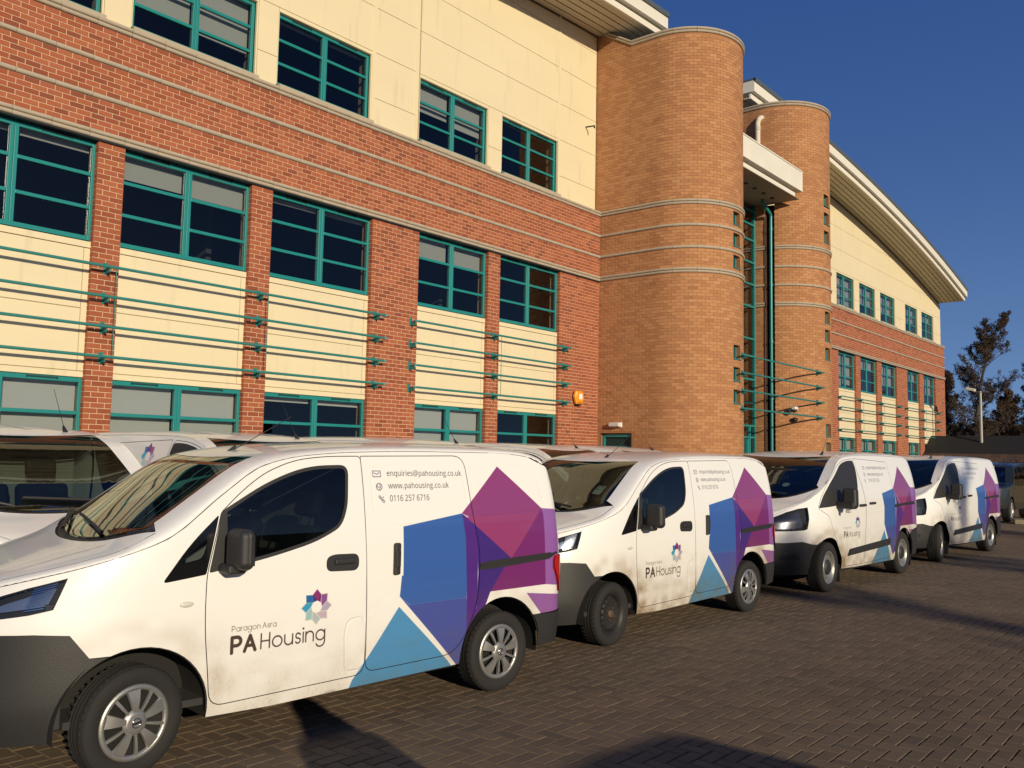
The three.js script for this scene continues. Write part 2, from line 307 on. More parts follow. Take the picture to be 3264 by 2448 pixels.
// --- wings: left (x 2.7..17.46) and right (26..48.6) ---
const wings = [
  { piers: [[2.72, 3.105], [5.2, 5.585], [7.665, 8.06], [10.198, 11.373], [13.376, 13.76], [15.855, 17.458]], x0: 2.72, x1: 17.458, topA: 2.5,
    up: [[3.13, 5.2], [5.645, 7.707], [8.139, 10.16], [11.42, 13.416], [13.895, 15.888]], roof: [-1, 18.62], near: true },
  { piers: [[31.9, 33.57], [35.48, 36.03], [38.06, 38.65], [40.71, 42.28], [44.17, 44.84], [46.87, 48.6]], x0: 31.9, x1: 48.6,
    up: [[33.86, 35.82], [36.445, 38.415], [39.08, 41.08], [42.585, 44.547], [45.24, 47.26]], roof: [23.62, 48.35] },
];
const B1 = [ // blinds first floor (left wing), ground floor, upper: per window [side, drop]
  [[[0, 0.10], [1, 0.12]], [[0, 0.36], [1, 0.38]], [[0, 0.10], [1, 0.09]], [[0, 0.40], [1, 0.42]], []],
  [[[0, 1.3, 1], [1, 1.3, 1]], [[0, 1.3, 1], [1, 1.3, 1]], [[0, 0.12, 1], [1, 0.13, 1]], [[0, 1.3, 1], [1, 1.3, 1]], []],
  [[[0, 0.3]], [[0, 0.80], [1, 0.86]], [[0, 0.07], [1, 0.07]], [[0, 0.56], [1, 0.62]], []],
];
const B2 = [
  [[[0, 1.28], [1, 1.2]], [[0, 0.45], [1, 0.45]], [[0, 0.9], [1, 0.9]], [[1, 0.4]], [[0, 0.4], [1, 0.85]]],
  [[[0, 1.3, 1], [1, 1.3, 1]], [[0, 1.3, 1], [1, 1.3, 1]], [[0, 1.3, 1], [1, 1.3, 1]], [[0, 1.3, 1], [1, 1.3, 1]], [[0, 1.3, 1], [1, 1.3, 1]]],
  [[[0, 1.2], [1, 1.1]], [[0, 0.8], [1, 0.8]], [[0, 0.85], [1, 0.75]], [[0, 0.8], [1, 0.7]], [[0, 0.35], [1, 0.4]]],
];
function archPanel(x0, x1, y0, y1, z0, z1) {             // a flat panel whose top edge may follow the eaves
  const top = (x) => Math.min(y1, archY(x) - 0.004);
  if (top(x0) <= y0 + 0.02 && top(x1) <= y0 + 0.02) return null;
  const s = new THREE.Shape(), n = y1 > Math.min(archY(x0), archY(x1)) - 0.01 ? Math.max(2, Math.ceil((x1 - x0) / 0.4)) : 1;
  s.moveTo(x0, y0); s.lineTo(x1, y0); for (let i = 0; i <= n; i++) { const x = lerp(x1, x0, i / n); s.lineTo(x, Math.max(y0 + 0.001, top(x))); }
  const g = new THREE.ExtrudeGeometry(s, { depth: z1 - z0 - 0.003, bevelEnabled: true, bevelThickness: 0.003, bevelSize: 0.003, bevelOffset: -0.003, bevelSegments: 1 }); g.translate(0, 0, z0); return boxUV(g);
}
wings.forEach((wg, wi) => {
  const BL = wi ? B2 : B1, { piers } = wg;
  // brick band between the storeys
  const bandZ = 0;
  for (const y of [Y0, Y0 + 0.525, Y0 + 1.05]) layBricks(redBricks, wg.x0, bandZ, wg.x1, bandZ, 0, 1, y + (y === Y0 ? 0 : 0), 6);
  cores.push(box(wg.x0, wg.x1 - 0.004, 6.1, 7.74, -0.13, -0.0065));
  part(bld, 'lintel', [box(wg.x0, wg.x1 - 0.02, 6.078, 6.104, -0.16, 0.03)], M.black);
  stoneRun('coping_stone', doubleProfile(6.105, 0.124, 0.042), wg.x0, wg.x1 + (wi ? 0.03 : 0), 0, 0.497, 0.35);
  stoneRun('string_stone', rollProfile(Y0 + 0.452, 0.071, 0.036), wg.x0, wg.x1 + (wi ? 0.03 : 0), 0, 0.497, 0.36);
  stoneRun('string_stone', rollProfile(Y0 + 0.977, 0.071, 0.036), wg.x0, wg.x1 + (wi ? 0.03 : 0), 0, 0.497, 0.34);
  stoneRun('coping_stone', doubleProfile(Y0 + 1.502, 0.124, 0.05), wg.x0, wg.x1 + (wi ? 0.03 : 0), 0, 0.497, 0.37);
  // piers
  piers.forEach(([a, b], i) => {
    const c = 81, top = 6.075; layBricks(redBricks, a, 0, b, 0, 0, 1, top - c * CRS, c);
    cores.push(box(a + 0.0065, b - 0.0065, 0, 6.078, -0.3, -0.0065));
    layBricks(redBricks, a, -0.098, a, -0.003, -1, 0, top - c * CRS, c, null, 'solid');   // left reveal
    if (i === piers.length - 1 && wi) layBricks(redBricks, b, -0.003, b, -1.2, 1, 0, top - c * CRS, c);
  });
  if (wi) { for (const y of [Y0, Y0 + 0.525, Y0 + 1.05]) layBricks(redBricks, wg.x1, -0.003, wg.x1, -1.2, 1, 0, y, 6); }
  // bays
  for (let i = 0; i < 5; i++) {
    const a = piers[i][1], b = piers[i + 1][0], z = -0.095;
    makeWindow(a - 0.02, b + (wi ? 0 : 0.018), 4.66, 6.072, z, [5.132, 5.606], BL[0][i]);
    makeWindow(a - 0.02, b + (wi ? 0 : 0.018), 1.29, 2.736, z, [1.772, 2.25], BL[1][i]);
    part(bld, 'jamb_strip', [box(b + (wi ? 0.001 : 0.0195), b + 0.09, 0.9, 6.07, z - 0.06, z + 0.004)], M.cream);
    // cream spandrel of separate panels
    const P = [[4.556, 4.642, -0.066], [3.706, 4.546, -0.078], [2.832, 3.696, -0.078], [2.742, 2.822, -0.07]];
    P.forEach(([y0, y1, zz], k) => { const trim = k === 0 || k === 3; part(bld, 'spandrel_panel', [cbox(a - 0.02, trim ? b + 0.03 : b - 0.085, y0, y1, zz - 0.05, zz, 0.003)], M.cream); });
    part(bld, 'cover_strip', [cbox(b - 0.078, b + 0.03, 2.832, 4.546, -0.13, -0.074, 0.003)], M.cream);
    part(bld, 'spandrel_core', [box(a - 0.02, b + 0.03, 2.74, 4.645, -0.2, -0.09)], M.creamJoint);
    part(bld, 'plinth_panel', [box(a - 0.02, b + 0.03, 0, 1.285, -0.2, -0.08)], M.cream);
  }
  // upper storey: cream cladding set back, with joints
  const zc = -0.15, zf = -0.22, YJ = [8.43, 9.31, 10.19, 11.07, 11.96, 13];
  wg.up.forEach(([a, b], i) => makeWindow(a, b, 7.972, 9.236, zf, [8.378, 8.79], BL[2][i], { sill: true }));
  const pan = (x0, x1, y0, y1, z = zc) => { const g = archPanel(x0 + 0.004, x1 - 0.004, y0 + 0.004, y1 - 0.004, z - 0.05, z); if (g) part(bld, 'cladding_panel', [g], M.cream); };
  const U = wg.up, grid = (x0, x1, from) => { let y = from; for (const j of YJ) if (j > y + 0.05) { pan(x0, x1, y, j); y = j; } };
  const base = 7.86;
  const big = wi ? 2 : 2;                               // wide plain strip between window 3 and 4
  const colEnds = wi ? [32.5, U[0][0], U[2][1] + 0.05, U[3][0] - 0.06, U[4][1] + 0.05, 48.56] : [2.72, U[0][0], U[2][1] + 0.075, U[3][0] - 0.1, U[4][1] + 0.04, 17.44];
  if (wi) grid(colEnds[0], U[0][0], base); else grid(2.72, U[0][0], base);
  grid(colEnds[2], colEnds[3], base); grid(colEnds[4] + 0.02, colEnds[5], base);
  for (const [w0, w1] of [[0, 2], [3, 4]]) {
    for (let i = w0; i <= w1; i++) { pan(U[i][0] - 0.012, U[i][1] + 0.03, 9.236, 9.31); if (i < w1) { pan(U[i][1] + 0.03, U[i + 1][0] - 0.012, base, YJ[0]); pan(U[i][1] + 0.03, U[i + 1][0] - 0.012, YJ[0], 9.31); } }
    for (let k = 1; k < YJ.length - 1; k++) pan(U[w0][0] - 0.012, U[w1][1] + 0.03, YJ[k], YJ[k + 1]);
  }
  for (const x of [colEnds[2] - 0.012, colEnds[3] + 0.012, colEnds[4] + 0.002]) { const g = archPanel(x - 0.04, x + 0.04, base, 13, zc - 0.03, zc + 0.012); part(bld, 'cover_strip', [g], M.cream); }
  // backing and reveals
  { const g = [], xs = [wg.x0, ...U.flat(), wi ? 48.55 : 17.45]; for (let i = 0; i < xs.length; i += 2) g.push(archPanel(xs[i] + (i ? 0.0 : 0), xs[i + 1], 7.7, 13, -0.5, zc - 0.045)); for (const [a, b] of U) g.push(archPanel(a, b, 9.24, 13, -0.5, zc - 0.045)); part(bld, 'cladding_core', g, M.creamJoint); }
  U.forEach(([a, b]) => { part(bld, 'window_reveal', [box(a - 0.012, a, 7.87, 9.246, zf - 0.1, zc - 0.004), box(b, b + 0.026, 7.87, 9.246, zf - 0.1, zc - 0.004), box(a, b, 9.237, 9.25, zf - 0.1, zc - 0.004)], M.cream); part(bld, 'window_sill', [box(a - 0.012, b + 0.026, 7.855, 7.94, zf - 0.2, zc + 0.1)], M.stone); });
  // arched roof
  const [r0, r1] = wg.roof, N = 40, xs = [...Array(N + 1)].map((_, i) => lerp(r0, r1, i / N));
  const archBar = (y0, y1, z0, z1, a = r0, b = r1) => { const X = [...Array(N + 1)].map((_, i) => lerp(a, b, i / N)); const rows = X.map((x) => { const q = archY(x); return [V3(x, q + y0, z0), V3(x, q + y0, z1), V3(x, q + y1, z1), V3(x, q + y1, z0), V3(x, q + y0, z0)]; }); const g = toCreasedNormals(quadStrip(rows), 0.5); const caps = [X[0], X[N]].map((x) => { const q = archY(x), c = new THREE.PlaneGeometry(z1 - z0, y1 - y0); c.rotateY(PI / 2); c.translate(x, q + (y0 + y1) / 2, (z0 + z1) / 2); return c; }); return merge([g, ...caps]); };
  const zb = -14;
  part(bld, 'roof', [archBar(0.54, 0.6, zb, 1.25)], M.flash);
  part(bld, 'roof_flashing', [archBar(0.5, 0.61, 1.19, 1.265)], M.flash);
  part(bld, 'fascia', [archBar(0.2, 0.535, -0.6, 1.215)], M.white);
  part(bld, 'eaves_board', [archBar(0.0, 0.15, 1.04, 1.1)], M.white);
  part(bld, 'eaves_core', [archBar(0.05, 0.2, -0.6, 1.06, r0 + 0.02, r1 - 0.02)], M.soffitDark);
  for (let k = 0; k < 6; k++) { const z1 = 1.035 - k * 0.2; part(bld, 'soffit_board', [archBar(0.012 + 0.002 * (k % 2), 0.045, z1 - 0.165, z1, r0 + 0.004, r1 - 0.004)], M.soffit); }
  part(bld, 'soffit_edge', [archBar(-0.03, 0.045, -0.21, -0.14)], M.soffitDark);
  // main volume behind the wall so that rooms are closed
  const fl = [0.05, 3.45, 6.2]; const iz = -6.5;
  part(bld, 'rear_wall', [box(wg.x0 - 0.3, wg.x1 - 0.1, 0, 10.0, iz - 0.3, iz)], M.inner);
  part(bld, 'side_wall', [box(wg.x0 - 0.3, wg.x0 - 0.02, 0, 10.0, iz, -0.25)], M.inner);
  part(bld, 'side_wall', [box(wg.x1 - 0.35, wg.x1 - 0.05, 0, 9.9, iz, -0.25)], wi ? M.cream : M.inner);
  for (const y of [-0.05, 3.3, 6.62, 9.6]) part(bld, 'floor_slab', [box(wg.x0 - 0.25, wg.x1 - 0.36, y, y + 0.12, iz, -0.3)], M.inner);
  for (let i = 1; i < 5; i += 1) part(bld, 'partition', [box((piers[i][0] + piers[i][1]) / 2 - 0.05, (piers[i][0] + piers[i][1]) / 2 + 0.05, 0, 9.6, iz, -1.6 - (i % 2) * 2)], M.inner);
  // sunshade rails across the spandrels
  const runs = wi ? [[33.38, 40.93, [33.45, 35.76, 38.36, 40.78]], [41.72, 47.27, [41.85, 44.5, 47.0]]] : [[2.9, 10.46, [2.95, 5.393, 7.86, 10.31]], [11.18, 16.13, [11.20, 13.57, 16.0]]];
  runs.forEach(([a, b, br]) => {
    for (let k = 0; k < 4; k++) {
      const y = 4.295 - k * 0.4205, z = 0.165, rail = new THREE.Group(); rail.name = 'sunshade_rail'; bld.add(rail);
      part(rail, 'bar', [rod([a, y, z], [b, y, z], 0.0215, 0.0215, 12)], M.tealRail);
      part(rail, 'end_cap', [rod([a - 0.004, y, z], [a + 0.05, y, z], 0.0225, 0.0225, 12), rod([b - 0.05, y, z], [b + 0.004, y, z], 0.0225, 0.0225, 12)], std(rgb(0.08, 0.3, 0.33), 0.5));
      br.forEach((x) => {
        const g = [cbox(x - 0.032, x + 0.032, y - 0.09, y + 0.075, 0.001, 0.01, 0.003), cbox(x - 0.006, x + 0.006, y - 0.075, y - 0.0, 0.008, z - 0.015, 0.002), rod([x, y + 0.055, 0.01], [x, y + 0.055, 0.02], 0.011), rod([x, y - 0.068, 0.01], [x, y - 0.068, 0.02], 0.011), rod([x, y - 0.01, 0.01], [x, y - 0.002, z], 0.012)];
        part(rail, 'bracket', g, M.tealRail);
      });
    }
    br.slice(1, -1).forEach((x) => part(bld, 'tie_rod', [rod([x + 0.085, 4.295, 0.165], [x + 0.085, 3.0335, 0.165], 0.0062, 0.0062, 6)], M.tealRail));
  });
});
// plain hidden stretch of the right wing behind the towers
part(bld, 'link_wall', [box(26.2, 31.95, 0, 12.3, -0.6, -0.1)], M.cream);
part(bld, 'link_wall', [box(17.3, 26.2, 0, 12.3, -7, -6.6)], M.inner);
// --- two round towers of buff brick ---
const TOWER_TOP = 11.9;
function makeTower(cx, cz, r, straightX, zBack, aEnd, skipWin, opt) {
  const tower = new THREE.Group(); tower.name = opt.name; bld.add(tower); tower.userData.label = opt.label;
  // plan path: straight wall from (straightX, zBack) to (cx - r, cz), then the arc from 180 down to aEnd degrees
  const path = [], L0 = cz - zBack, arc = (180 - aEnd) * PI / 180 * r, N = Math.ceil(arc / 0.09);
  path.push([straightX, zBack, -1, 0]); path.push([lerp(straightX, cx - r, 0.5), (zBack + cz) / 2, -1, 0]);
  for (let i = 0; i <= N; i++) { const a = PI - arc / r * i / N; path.push([cx + r * Math.cos(a), cz + r * Math.sin(a), Math.cos(a), Math.sin(a)]); }
  const at = (s) => { if (s < L0) { const t = s / L0; return [lerp(straightX, cx - r, t), zBack + s, -1, 0]; } const a = PI - (s - L0) / r; return [cx + r * Math.cos(a), cz + r * Math.sin(a), Math.cos(a), Math.sin(a)]; };
  const total = L0 + arc;
  // bricks
  const courses = Math.round(TOWER_TOP / CRS), n = Math.round(total / MOD), mod = total / n;
  const topAt = (s) => opt.rake && s < opt.rake[0] ? lerp(opt.rake[1], TOWER_TOP, s / opt.rake[0]) : TOWER_TOP;
  const maxTop = opt.rake ? opt.rake[1] : TOWER_TOP;
  const bands = [[Y0 - 0.124, Y0], [Y0 + 0.45, Y0 + 0.525], [Y0 + 0.975, Y0 + 1.05], [Y0 + 1.5, Y0 + 1.65]];
  const hole = (s, y, pad = 0) => { const [x] = at(s); for (const w of skipWin) { const sw = L0 + PI / 2 * r; if (Math.abs(s - sw) < w[2] / 2 + pad && y > w[0] - 0.03 && y < w[1] + 0.03) return true; } for (const w of opt.openings || []) if (s > w[0] - pad && s < w[1] + pad && y > w[2] && y < w[3]) return true; return false; };
  for (let c = 0; c < Math.round(maxTop / CRS); c++) for (let i = 0; i < n; i++) {
    const s = (i + (c % 2 ? 0.5 : 0) + 0.5) * mod, y = (c + 0.5) * CRS; if (s > total || y > topAt(s) - 0.02) continue;
    if (bands.some(([a, b]) => y + 0.03 > a && y - 0.03 < b)) continue;
    const [x, z, nx, nz] = at(s), k = bR(), patch = fbm((s % 8) / 8, (y % 8) / 8, 8, 3);
    let half = 0, ss = s;
    if (hole(s, y, 0.085)) {                            // cut to a half brick beside an opening, or leave out
      const l = hole(s - mod / 4, y, 0.042), q = hole(s + mod / 4, y, 0.042);
      if (l && q) continue; half = 1; ss = l ? s + mod / 4 : s - mod / 4;
    }
    const p = at(ss);
    buffBricks.push({ buff: 1, x: p[0], y, z: p[1], ry: Math.atan2(p[2], p[3]), half, sx: mod / MOD, tone: clamp(Math.floor(k * 3.2 + patch * 3.4 - 0.3 + (bR() < 0.05 ? 2 : 0)), 0, 6), g: Math.floor(bR() * (half ? 2 : 4)), nx: p[2], nz: p[3] });
  }
  // shell behind the bricks with the openings left out
  const S = Math.ceil(total / 0.085), pos = [], inset = 0.0045, ys = new Set([0, maxTop]);
  skipWin.forEach((w) => { ys.add(w[0]); ys.add(w[1]); }); (opt.openings || []).forEach((w) => { ys.add(Math.max(0, w[2])); ys.add(w[3]); });
  const Y = [...ys].sort((a, b) => a - b), sw = L0 + PI / 2 * r, ssx = new Set([0, total]); for (let i = 1; i < S; i++) ssx.add(total * i / S);
  skipWin.forEach((w) => { ssx.add(sw - w[2] / 2); ssx.add(sw + w[2] / 2); }); (opt.openings || []).forEach((w) => { ssx.add(w[0]); ssx.add(w[1]); });
  const SX = [...ssx].filter((s) => s >= 0 && s <= total).sort((a, b) => a - b), uvs = [];
  for (let i = 0; i < SX.length - 1; i++) for (let j = 0; j < Y.length - 1; j++) {
    const s0 = SX[i], s1 = SX[i + 1]; if (s1 - s0 < 1e-5) continue;
    if (hole((s0 + s1) / 2, (Y[j] + Y[j + 1]) / 2)) continue;
    const P = (s, y) => { const [x, z, nx, nz] = at(s); return [x - nx * inset, Math.min(y, Math.max(y === maxTop ? topAt(s) : 0, Math.min(y, topAt(s)))), z - nz * inset]; };
    const a = P(s0, Y[j]), b = P(s1, Y[j]), c = P(s1, Y[j + 1]), d = P(s0, Y[j + 1]);
    pos.push(...a, ...b, ...c, ...a, ...c, ...d); for (const [s, y] of [[s0, Y[j]], [s1, Y[j]], [s1, Y[j + 1]], [s0, Y[j]], [s1, Y[j + 1]], [s0, Y[j + 1]]]) uvs.push(s, y);
  }
  const g = new THREE.BufferGeometry(); g.setAttribute('position', new THREE.Float32BufferAttribute(pos, 3)); g.setAttribute('uv', new THREE.Float32BufferAttribute(uvs, 2)); g.computeVertexNormals();
  part(tower, 'mortar_shell', [g], M.mortarBuff);
  // stone bands in pieces
  const bandAlong = (name, prof, s0, s1, len, rake) => {
    for (let s = s0; s < s1 - 0.02;) { const e = Math.min(s1, s + len), K = Math.max(2, Math.ceil((e - s) / 0.09)), pth = []; for (let i = 0; i <= K; i++) pth.push(at(lerp(s + 0.003, e - 0.003, i / K))); part(tower, name, [sweep(prof, pth)], M.stone); s = e; }
  };
  const segs = opt.bandGaps || [[0, total]];
  for (const [a, b] of segs) {
    bandAlong('coping_stone', doubleProfile(Y0 - 0.124, 0.124, 0.045), a, b, 0.55);
    bandAlong('string_stone', rollProfile(Y0 + 0.452, 0.071, 0.036), a, b, 0.55);
    bandAlong('string_stone', rollProfile(Y0 + 0.977, 0.071, 0.036), a, b, 0.55);
    bandAlong('coping_stone', doubleProfile(Y0 + 1.502, 0.124, 0.045), a, b, 0.55);
  }
  bandAlong('coping_stone', doubleProfile(TOWER_TOP, 0.135, 0.05), opt.rake ? opt.rake[0] : 0, total, 0.56);
  if (opt.rake) {                                       // raked coping climbing to the eaves
    const [sr, yr] = opt.rake, K = 5, rows = [], prof = doubleProfile(0, 0.135, 0.05);
    for (let i = 0; i <= K; i++) { const s = lerp(0, sr, i / K), [x, z, nx, nz] = at(s), y = topAt(s); rows.push([...prof, prof[0]].map(([o, q]) => V3(x + nx * o, y + q, z + nz * o))); }
    part(tower, 'coping_stone', [toCreasedNormals(quadStrip(rows), 0.7)], M.stone);
  }
  { const sh = new THREE.Shape(path.filter((p, i) => i > 1).map((p) => new THREE.Vector2(p[0], -p[1]))); sh.lineTo(cx + r * Math.cos(aEnd * PI / 180), -zBack); sh.lineTo(straightX, -zBack); const top = new THREE.ShapeGeometry(sh); top.rotateX(-PI / 2); top.translate(0, TOWER_TOP + 0.02, 0); part(tower, 'tower_roof', [top], M.flash); }
  // small square windows
  for (const [y0, y1, w] of skipWin) {
    const win = new THREE.Group(); win.name = 'small_window'; bld.add(win);
    const zf = cz + r, x0 = cx - w / 2, x1 = cx + w / 2, zi = zf - 0.11, dz = 0.02;
    part(win, 'reveal', [box(x0 - 0.03, x0 - 0.001, y0 - 0.01, y1 + 0.01, zi - 0.06, zf - dz - 0.006), box(x1 + 0.001, x1 + 0.03, y0 - 0.01, y1 + 0.01, zi - 0.06, zf - dz - 0.006), box(x0, x1, y1 + 0.001, y1 + 0.03, zi - 0.06, zf - dz - 0.006)], M.buffReveal);
    part(win, 'sill', [cbox(x0 - 0.01, x1 + 0.02, y0 - 0.022, y0 - 0.001, zi, zf + 0.02, 0.004)], M.teal);
    const f = 0.04; part(win, 'frame', [cbox(x0, x0 + f, y0, y1, zi - 0.05, zi, 0.004), cbox(x1 - f, x1, y0, y1, zi - 0.05, zi, 0.004), cbox(x0 + f, x1 - f, y0, y0 + f, zi - 0.05, zi, 0.004), cbox(x0 + f, x1 - f, y1 - f, y1, zi - 0.05, zi, 0.004)], M.teal);
    glassPane(win, x0 + f - 0.003, x1 - f + 0.003, y0 + f - 0.003, y1 - f + 0.003, zi - 0.03, y0 * 10);
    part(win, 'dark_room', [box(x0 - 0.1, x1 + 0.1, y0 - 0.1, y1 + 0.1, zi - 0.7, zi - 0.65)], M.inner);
  }
  return { tower, at, L0, total };
}
M.buffReveal = std(rgb(0.33, 0.145, 0.06), 0.9, { bumpMap: withRepeat(grainBump, 6, 6), bumpScale: 0.002 });
const T1 = makeTower(18.93, 1.53, 1.42, 17.462, -0.2, -12, [[7.372, 7.69, 0.34], [6.85, 7.165, 0.34], [6.33, 6.63, 0.34], [4.155, 4.48, 0.34], [3.63, 3.955, 0.34], [3.1, 3.42, 0.34]],
  { name: 'round_tower', label: 'nearer buff brick tower beside the red brick wing', rake: [1.06, 12.55], openings: [[0.264, 1.144, -1, 2.365]] });
const slot0 = 171, slot1 = 160.5, t2r = 1.46;
const arcS = (deg, L0) => L0 + (180 - deg) * PI / 180 * t2r;
const T2L0 = 1.55 + 1.0;
const T2 = makeTower(24.5, 1.55, t2r, 23.05, -1.0, -12, [[9.12, 9.455, 0.36], [8.585, 8.92, 0.36], [8.05, 8.385, 0.36], [5.715, 6.04, 0.36], [5.19, 5.52, 0.36], [4.665, 5.0, 0.36], [2.48, 2.83, 0.36], [1.97, 2.31, 0.36]],
  { name: 'round_tower_001', label: 'farther buff brick tower with the teal downpipe', openings: [[arcS(slot0, T2L0), arcS(slot1, T2L0), -1, 9.08]], bandGaps: [[0.0, arcS(slot0, T2L0)], [arcS(slot1, T2L0), 99]].map(([a, b]) => [a, Math.min(b, T2L0 + 192 * PI / 180 * t2r)]) });
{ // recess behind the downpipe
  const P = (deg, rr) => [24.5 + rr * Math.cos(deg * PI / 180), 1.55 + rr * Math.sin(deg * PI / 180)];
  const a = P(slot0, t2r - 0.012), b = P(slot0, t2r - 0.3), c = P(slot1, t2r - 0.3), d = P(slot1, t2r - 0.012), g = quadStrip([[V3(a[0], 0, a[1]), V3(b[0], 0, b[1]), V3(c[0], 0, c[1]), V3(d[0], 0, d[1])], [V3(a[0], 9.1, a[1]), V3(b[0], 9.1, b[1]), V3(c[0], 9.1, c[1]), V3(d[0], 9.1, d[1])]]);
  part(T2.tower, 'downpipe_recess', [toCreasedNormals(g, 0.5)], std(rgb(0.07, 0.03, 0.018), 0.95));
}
{ // teal downpipe under the canopy
  const x = 22.99, z = 1.985, pipe = new THREE.Group(); pipe.name = 'downpipe'; bld.add(pipe);
  part(pipe, 'pipe', [tube([[x - 0.42, 9.085, z - 0.05], [x - 0.42, 8.99, z - 0.05], [x - 0.36, 8.93, z - 0.045], [x - 0.06, 8.74, z], [x, 8.68, z], [x, 8.5, z]], 0.042, 10, 30), rod([x, 8.52, z], [x, 0, z], 0.042, 0.042, 12)], M.teal);
  for (const y of [8.3, 6.7, 5.1, 3.5, 1.9]) part(pipe, 'pipe_collar', [rod([x, y - 0.05, z], [x, y + 0.05, z], 0.05, 0.05, 12), box(x, x + 0.12, y - 0.02, y + 0.02, z - 0.015, z + 0.015)], M.teal);
}
{ // entrance glazing between the towers
  const e = new THREE.Group(); e.name = 'entrance_glazing'; bld.add(e); const z = 1.5, xr = 23.065, xl = 20.2, H = [2.41, 2.73, 3.38, 4.03, 4.69, 5.18, 6.1, 6.74, 7.37, 8.01, 8.465, 9.08], f = [];
  for (const x of [xl, xl + 0.85, xl + 1.7, xr - 0.05]) f.push(cbox(x - 0.03, x + 0.03, 0, 9.08, z - 0.1, z, 0.006));
  for (const y of [...H.slice(0, -1), 8.87]) f.push(cbox(xl, xr - 0.03, y - 0.027, y + 0.027, z - 0.09, z - 0.004, 0.006));
  f.push(cbox(22.62, 22.68, 0, 2.70, z - 0.085, z + 0.012, 0.006), cbox(22.15, 22.62, 1.95, 2.36, z - 0.06, z - 0.05), cbox(22.5, 22.6, 0, 2.36, z - 0.08, z + 0.006, 0.006));
  part(e, 'frame', f, M.teal);
  const ys = [0, ...H]; [[xl, xl + 0.85], [xl + 0.85, xl + 1.7], [xl + 1.7, xr]].forEach(([a, b], k) => { for (let i = 0; i < ys.length - 1; i++) { const g = new THREE.PlaneGeometry(b - a, ys[i + 1] - ys[i]); g.rotateY((i * 7 % 5 - 2) * 0.0012); g.translate((a + b) / 2, (ys[i] + ys[i + 1]) / 2, z - 0.045); part(e, 'pane', [g], M.glass); } });
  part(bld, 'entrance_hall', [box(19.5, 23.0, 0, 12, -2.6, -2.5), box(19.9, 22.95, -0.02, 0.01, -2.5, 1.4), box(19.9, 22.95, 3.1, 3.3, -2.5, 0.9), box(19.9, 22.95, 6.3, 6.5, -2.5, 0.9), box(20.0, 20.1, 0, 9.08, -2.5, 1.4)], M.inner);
}
{ // canopy over the entrance
  const c = new THREE.Group(); c.name = 'entrance_canopy'; bld.add(c); const z = 2.8;
  part(c, 'fascia_box', [cbox(18.95, 21.5, 9.29, 9.85, 0.2, z, 0.006), cbox(21.506, 23.22, 9.29, 9.85, 0.2, z, 0.006)], M.white);
  part(c, 'fascia_trim', [cbox(18.95, 23.245, 9.835, 9.868, 0.2, z + 0.02, 0.005), cbox(18.95, 23.245, 9.275, 9.302, 0.2, z + 0.018, 0.005), cbox(23.18, 23.25, 9.28, 9.862, z - 0.9, z + 0.014, 0.006)], M.white);
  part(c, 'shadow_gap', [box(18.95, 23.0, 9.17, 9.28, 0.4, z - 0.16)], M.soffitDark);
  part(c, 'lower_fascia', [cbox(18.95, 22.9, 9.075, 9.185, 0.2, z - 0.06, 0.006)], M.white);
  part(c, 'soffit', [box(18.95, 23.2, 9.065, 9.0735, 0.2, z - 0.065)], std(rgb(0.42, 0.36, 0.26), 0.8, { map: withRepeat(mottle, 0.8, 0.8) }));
  part(c, 'overflow_spout', [rod([23.24, 9.72, 2.55], [23.42, 9.72, 2.55], 0.055, 0.055, 12)], M.flash);
  for (let i = 0; i < 5; i++) part(c, 'soffit_light', [rod([20.4 + i * 0.55, 9.045, 2.2], [20.4 + i * 0.55, 9.066, 2.2], 0.06, 0.06, 12)], M.black);
}
{ // pale flue pipe on the farther tower
  const x = 22.96, z = 1.62, g = [rod([x, 9.86, z], [x, 11.32, z], 0.075, 0.075, 12)]; g.push(tube([[x, 11.3, z], [x, 11.45, z], [x + 0.02, 11.56, z + 0.03], [x + 0.08, 11.62, z + 0.06], [x + 0.16, 11.62, z + 0.1]], 0.078, 10, 20));
  const f = thing('flue_pipe', 'pale vertical flue pipe with bent top on the farther tower above the canopy', 'pipe'); part(f, 'flue', g, std(rgb(0.62, 0.56, 0.45), 0.6)); part(f, 'flue_collar', [rod([x, 11.24, z], [x, 11.34, z], 0.086, 0.086, 12)], std(rgb(0.5, 0.46, 0.38), 0.6));
}
// bars across the entrance
for (let k = 0; k < 4; k++) {
  const y = 4.262 - k * 0.4225, z = 3.03, rail = new THREE.Group(); rail.name = 'sunshade_rail'; bld.add(rail);
  part(rail, 'bar', [rod([19.02, y, z], [24.1, y, z], 0.0215, 0.0215, 12)], M.tealRail);
  part(rail, 'end_cap', [rod([24.06, y, z], [24.104, y, z], 0.0225, 0.0225, 12)], M.tealRail);
  for (const [x, zz] of [[23.93, 2.91], [19.2, 2.93]]) part(rail, 'bracket', [cbox(x - 0.03, x + 0.03, y - 0.085, y + 0.075, zz - 0.02, zz + 0.02, 0.004), cbox(x - 0.007, x + 0.007, y - 0.06, y + 0.01, zz, z, 0.003)], M.tealRail);
}
part(bld, 'tie_rod', [rod([21.75, 4.3, 3.03], [21.75, 2.96, 3.03], 0.0065, 0.0065, 6)], M.tealRail);
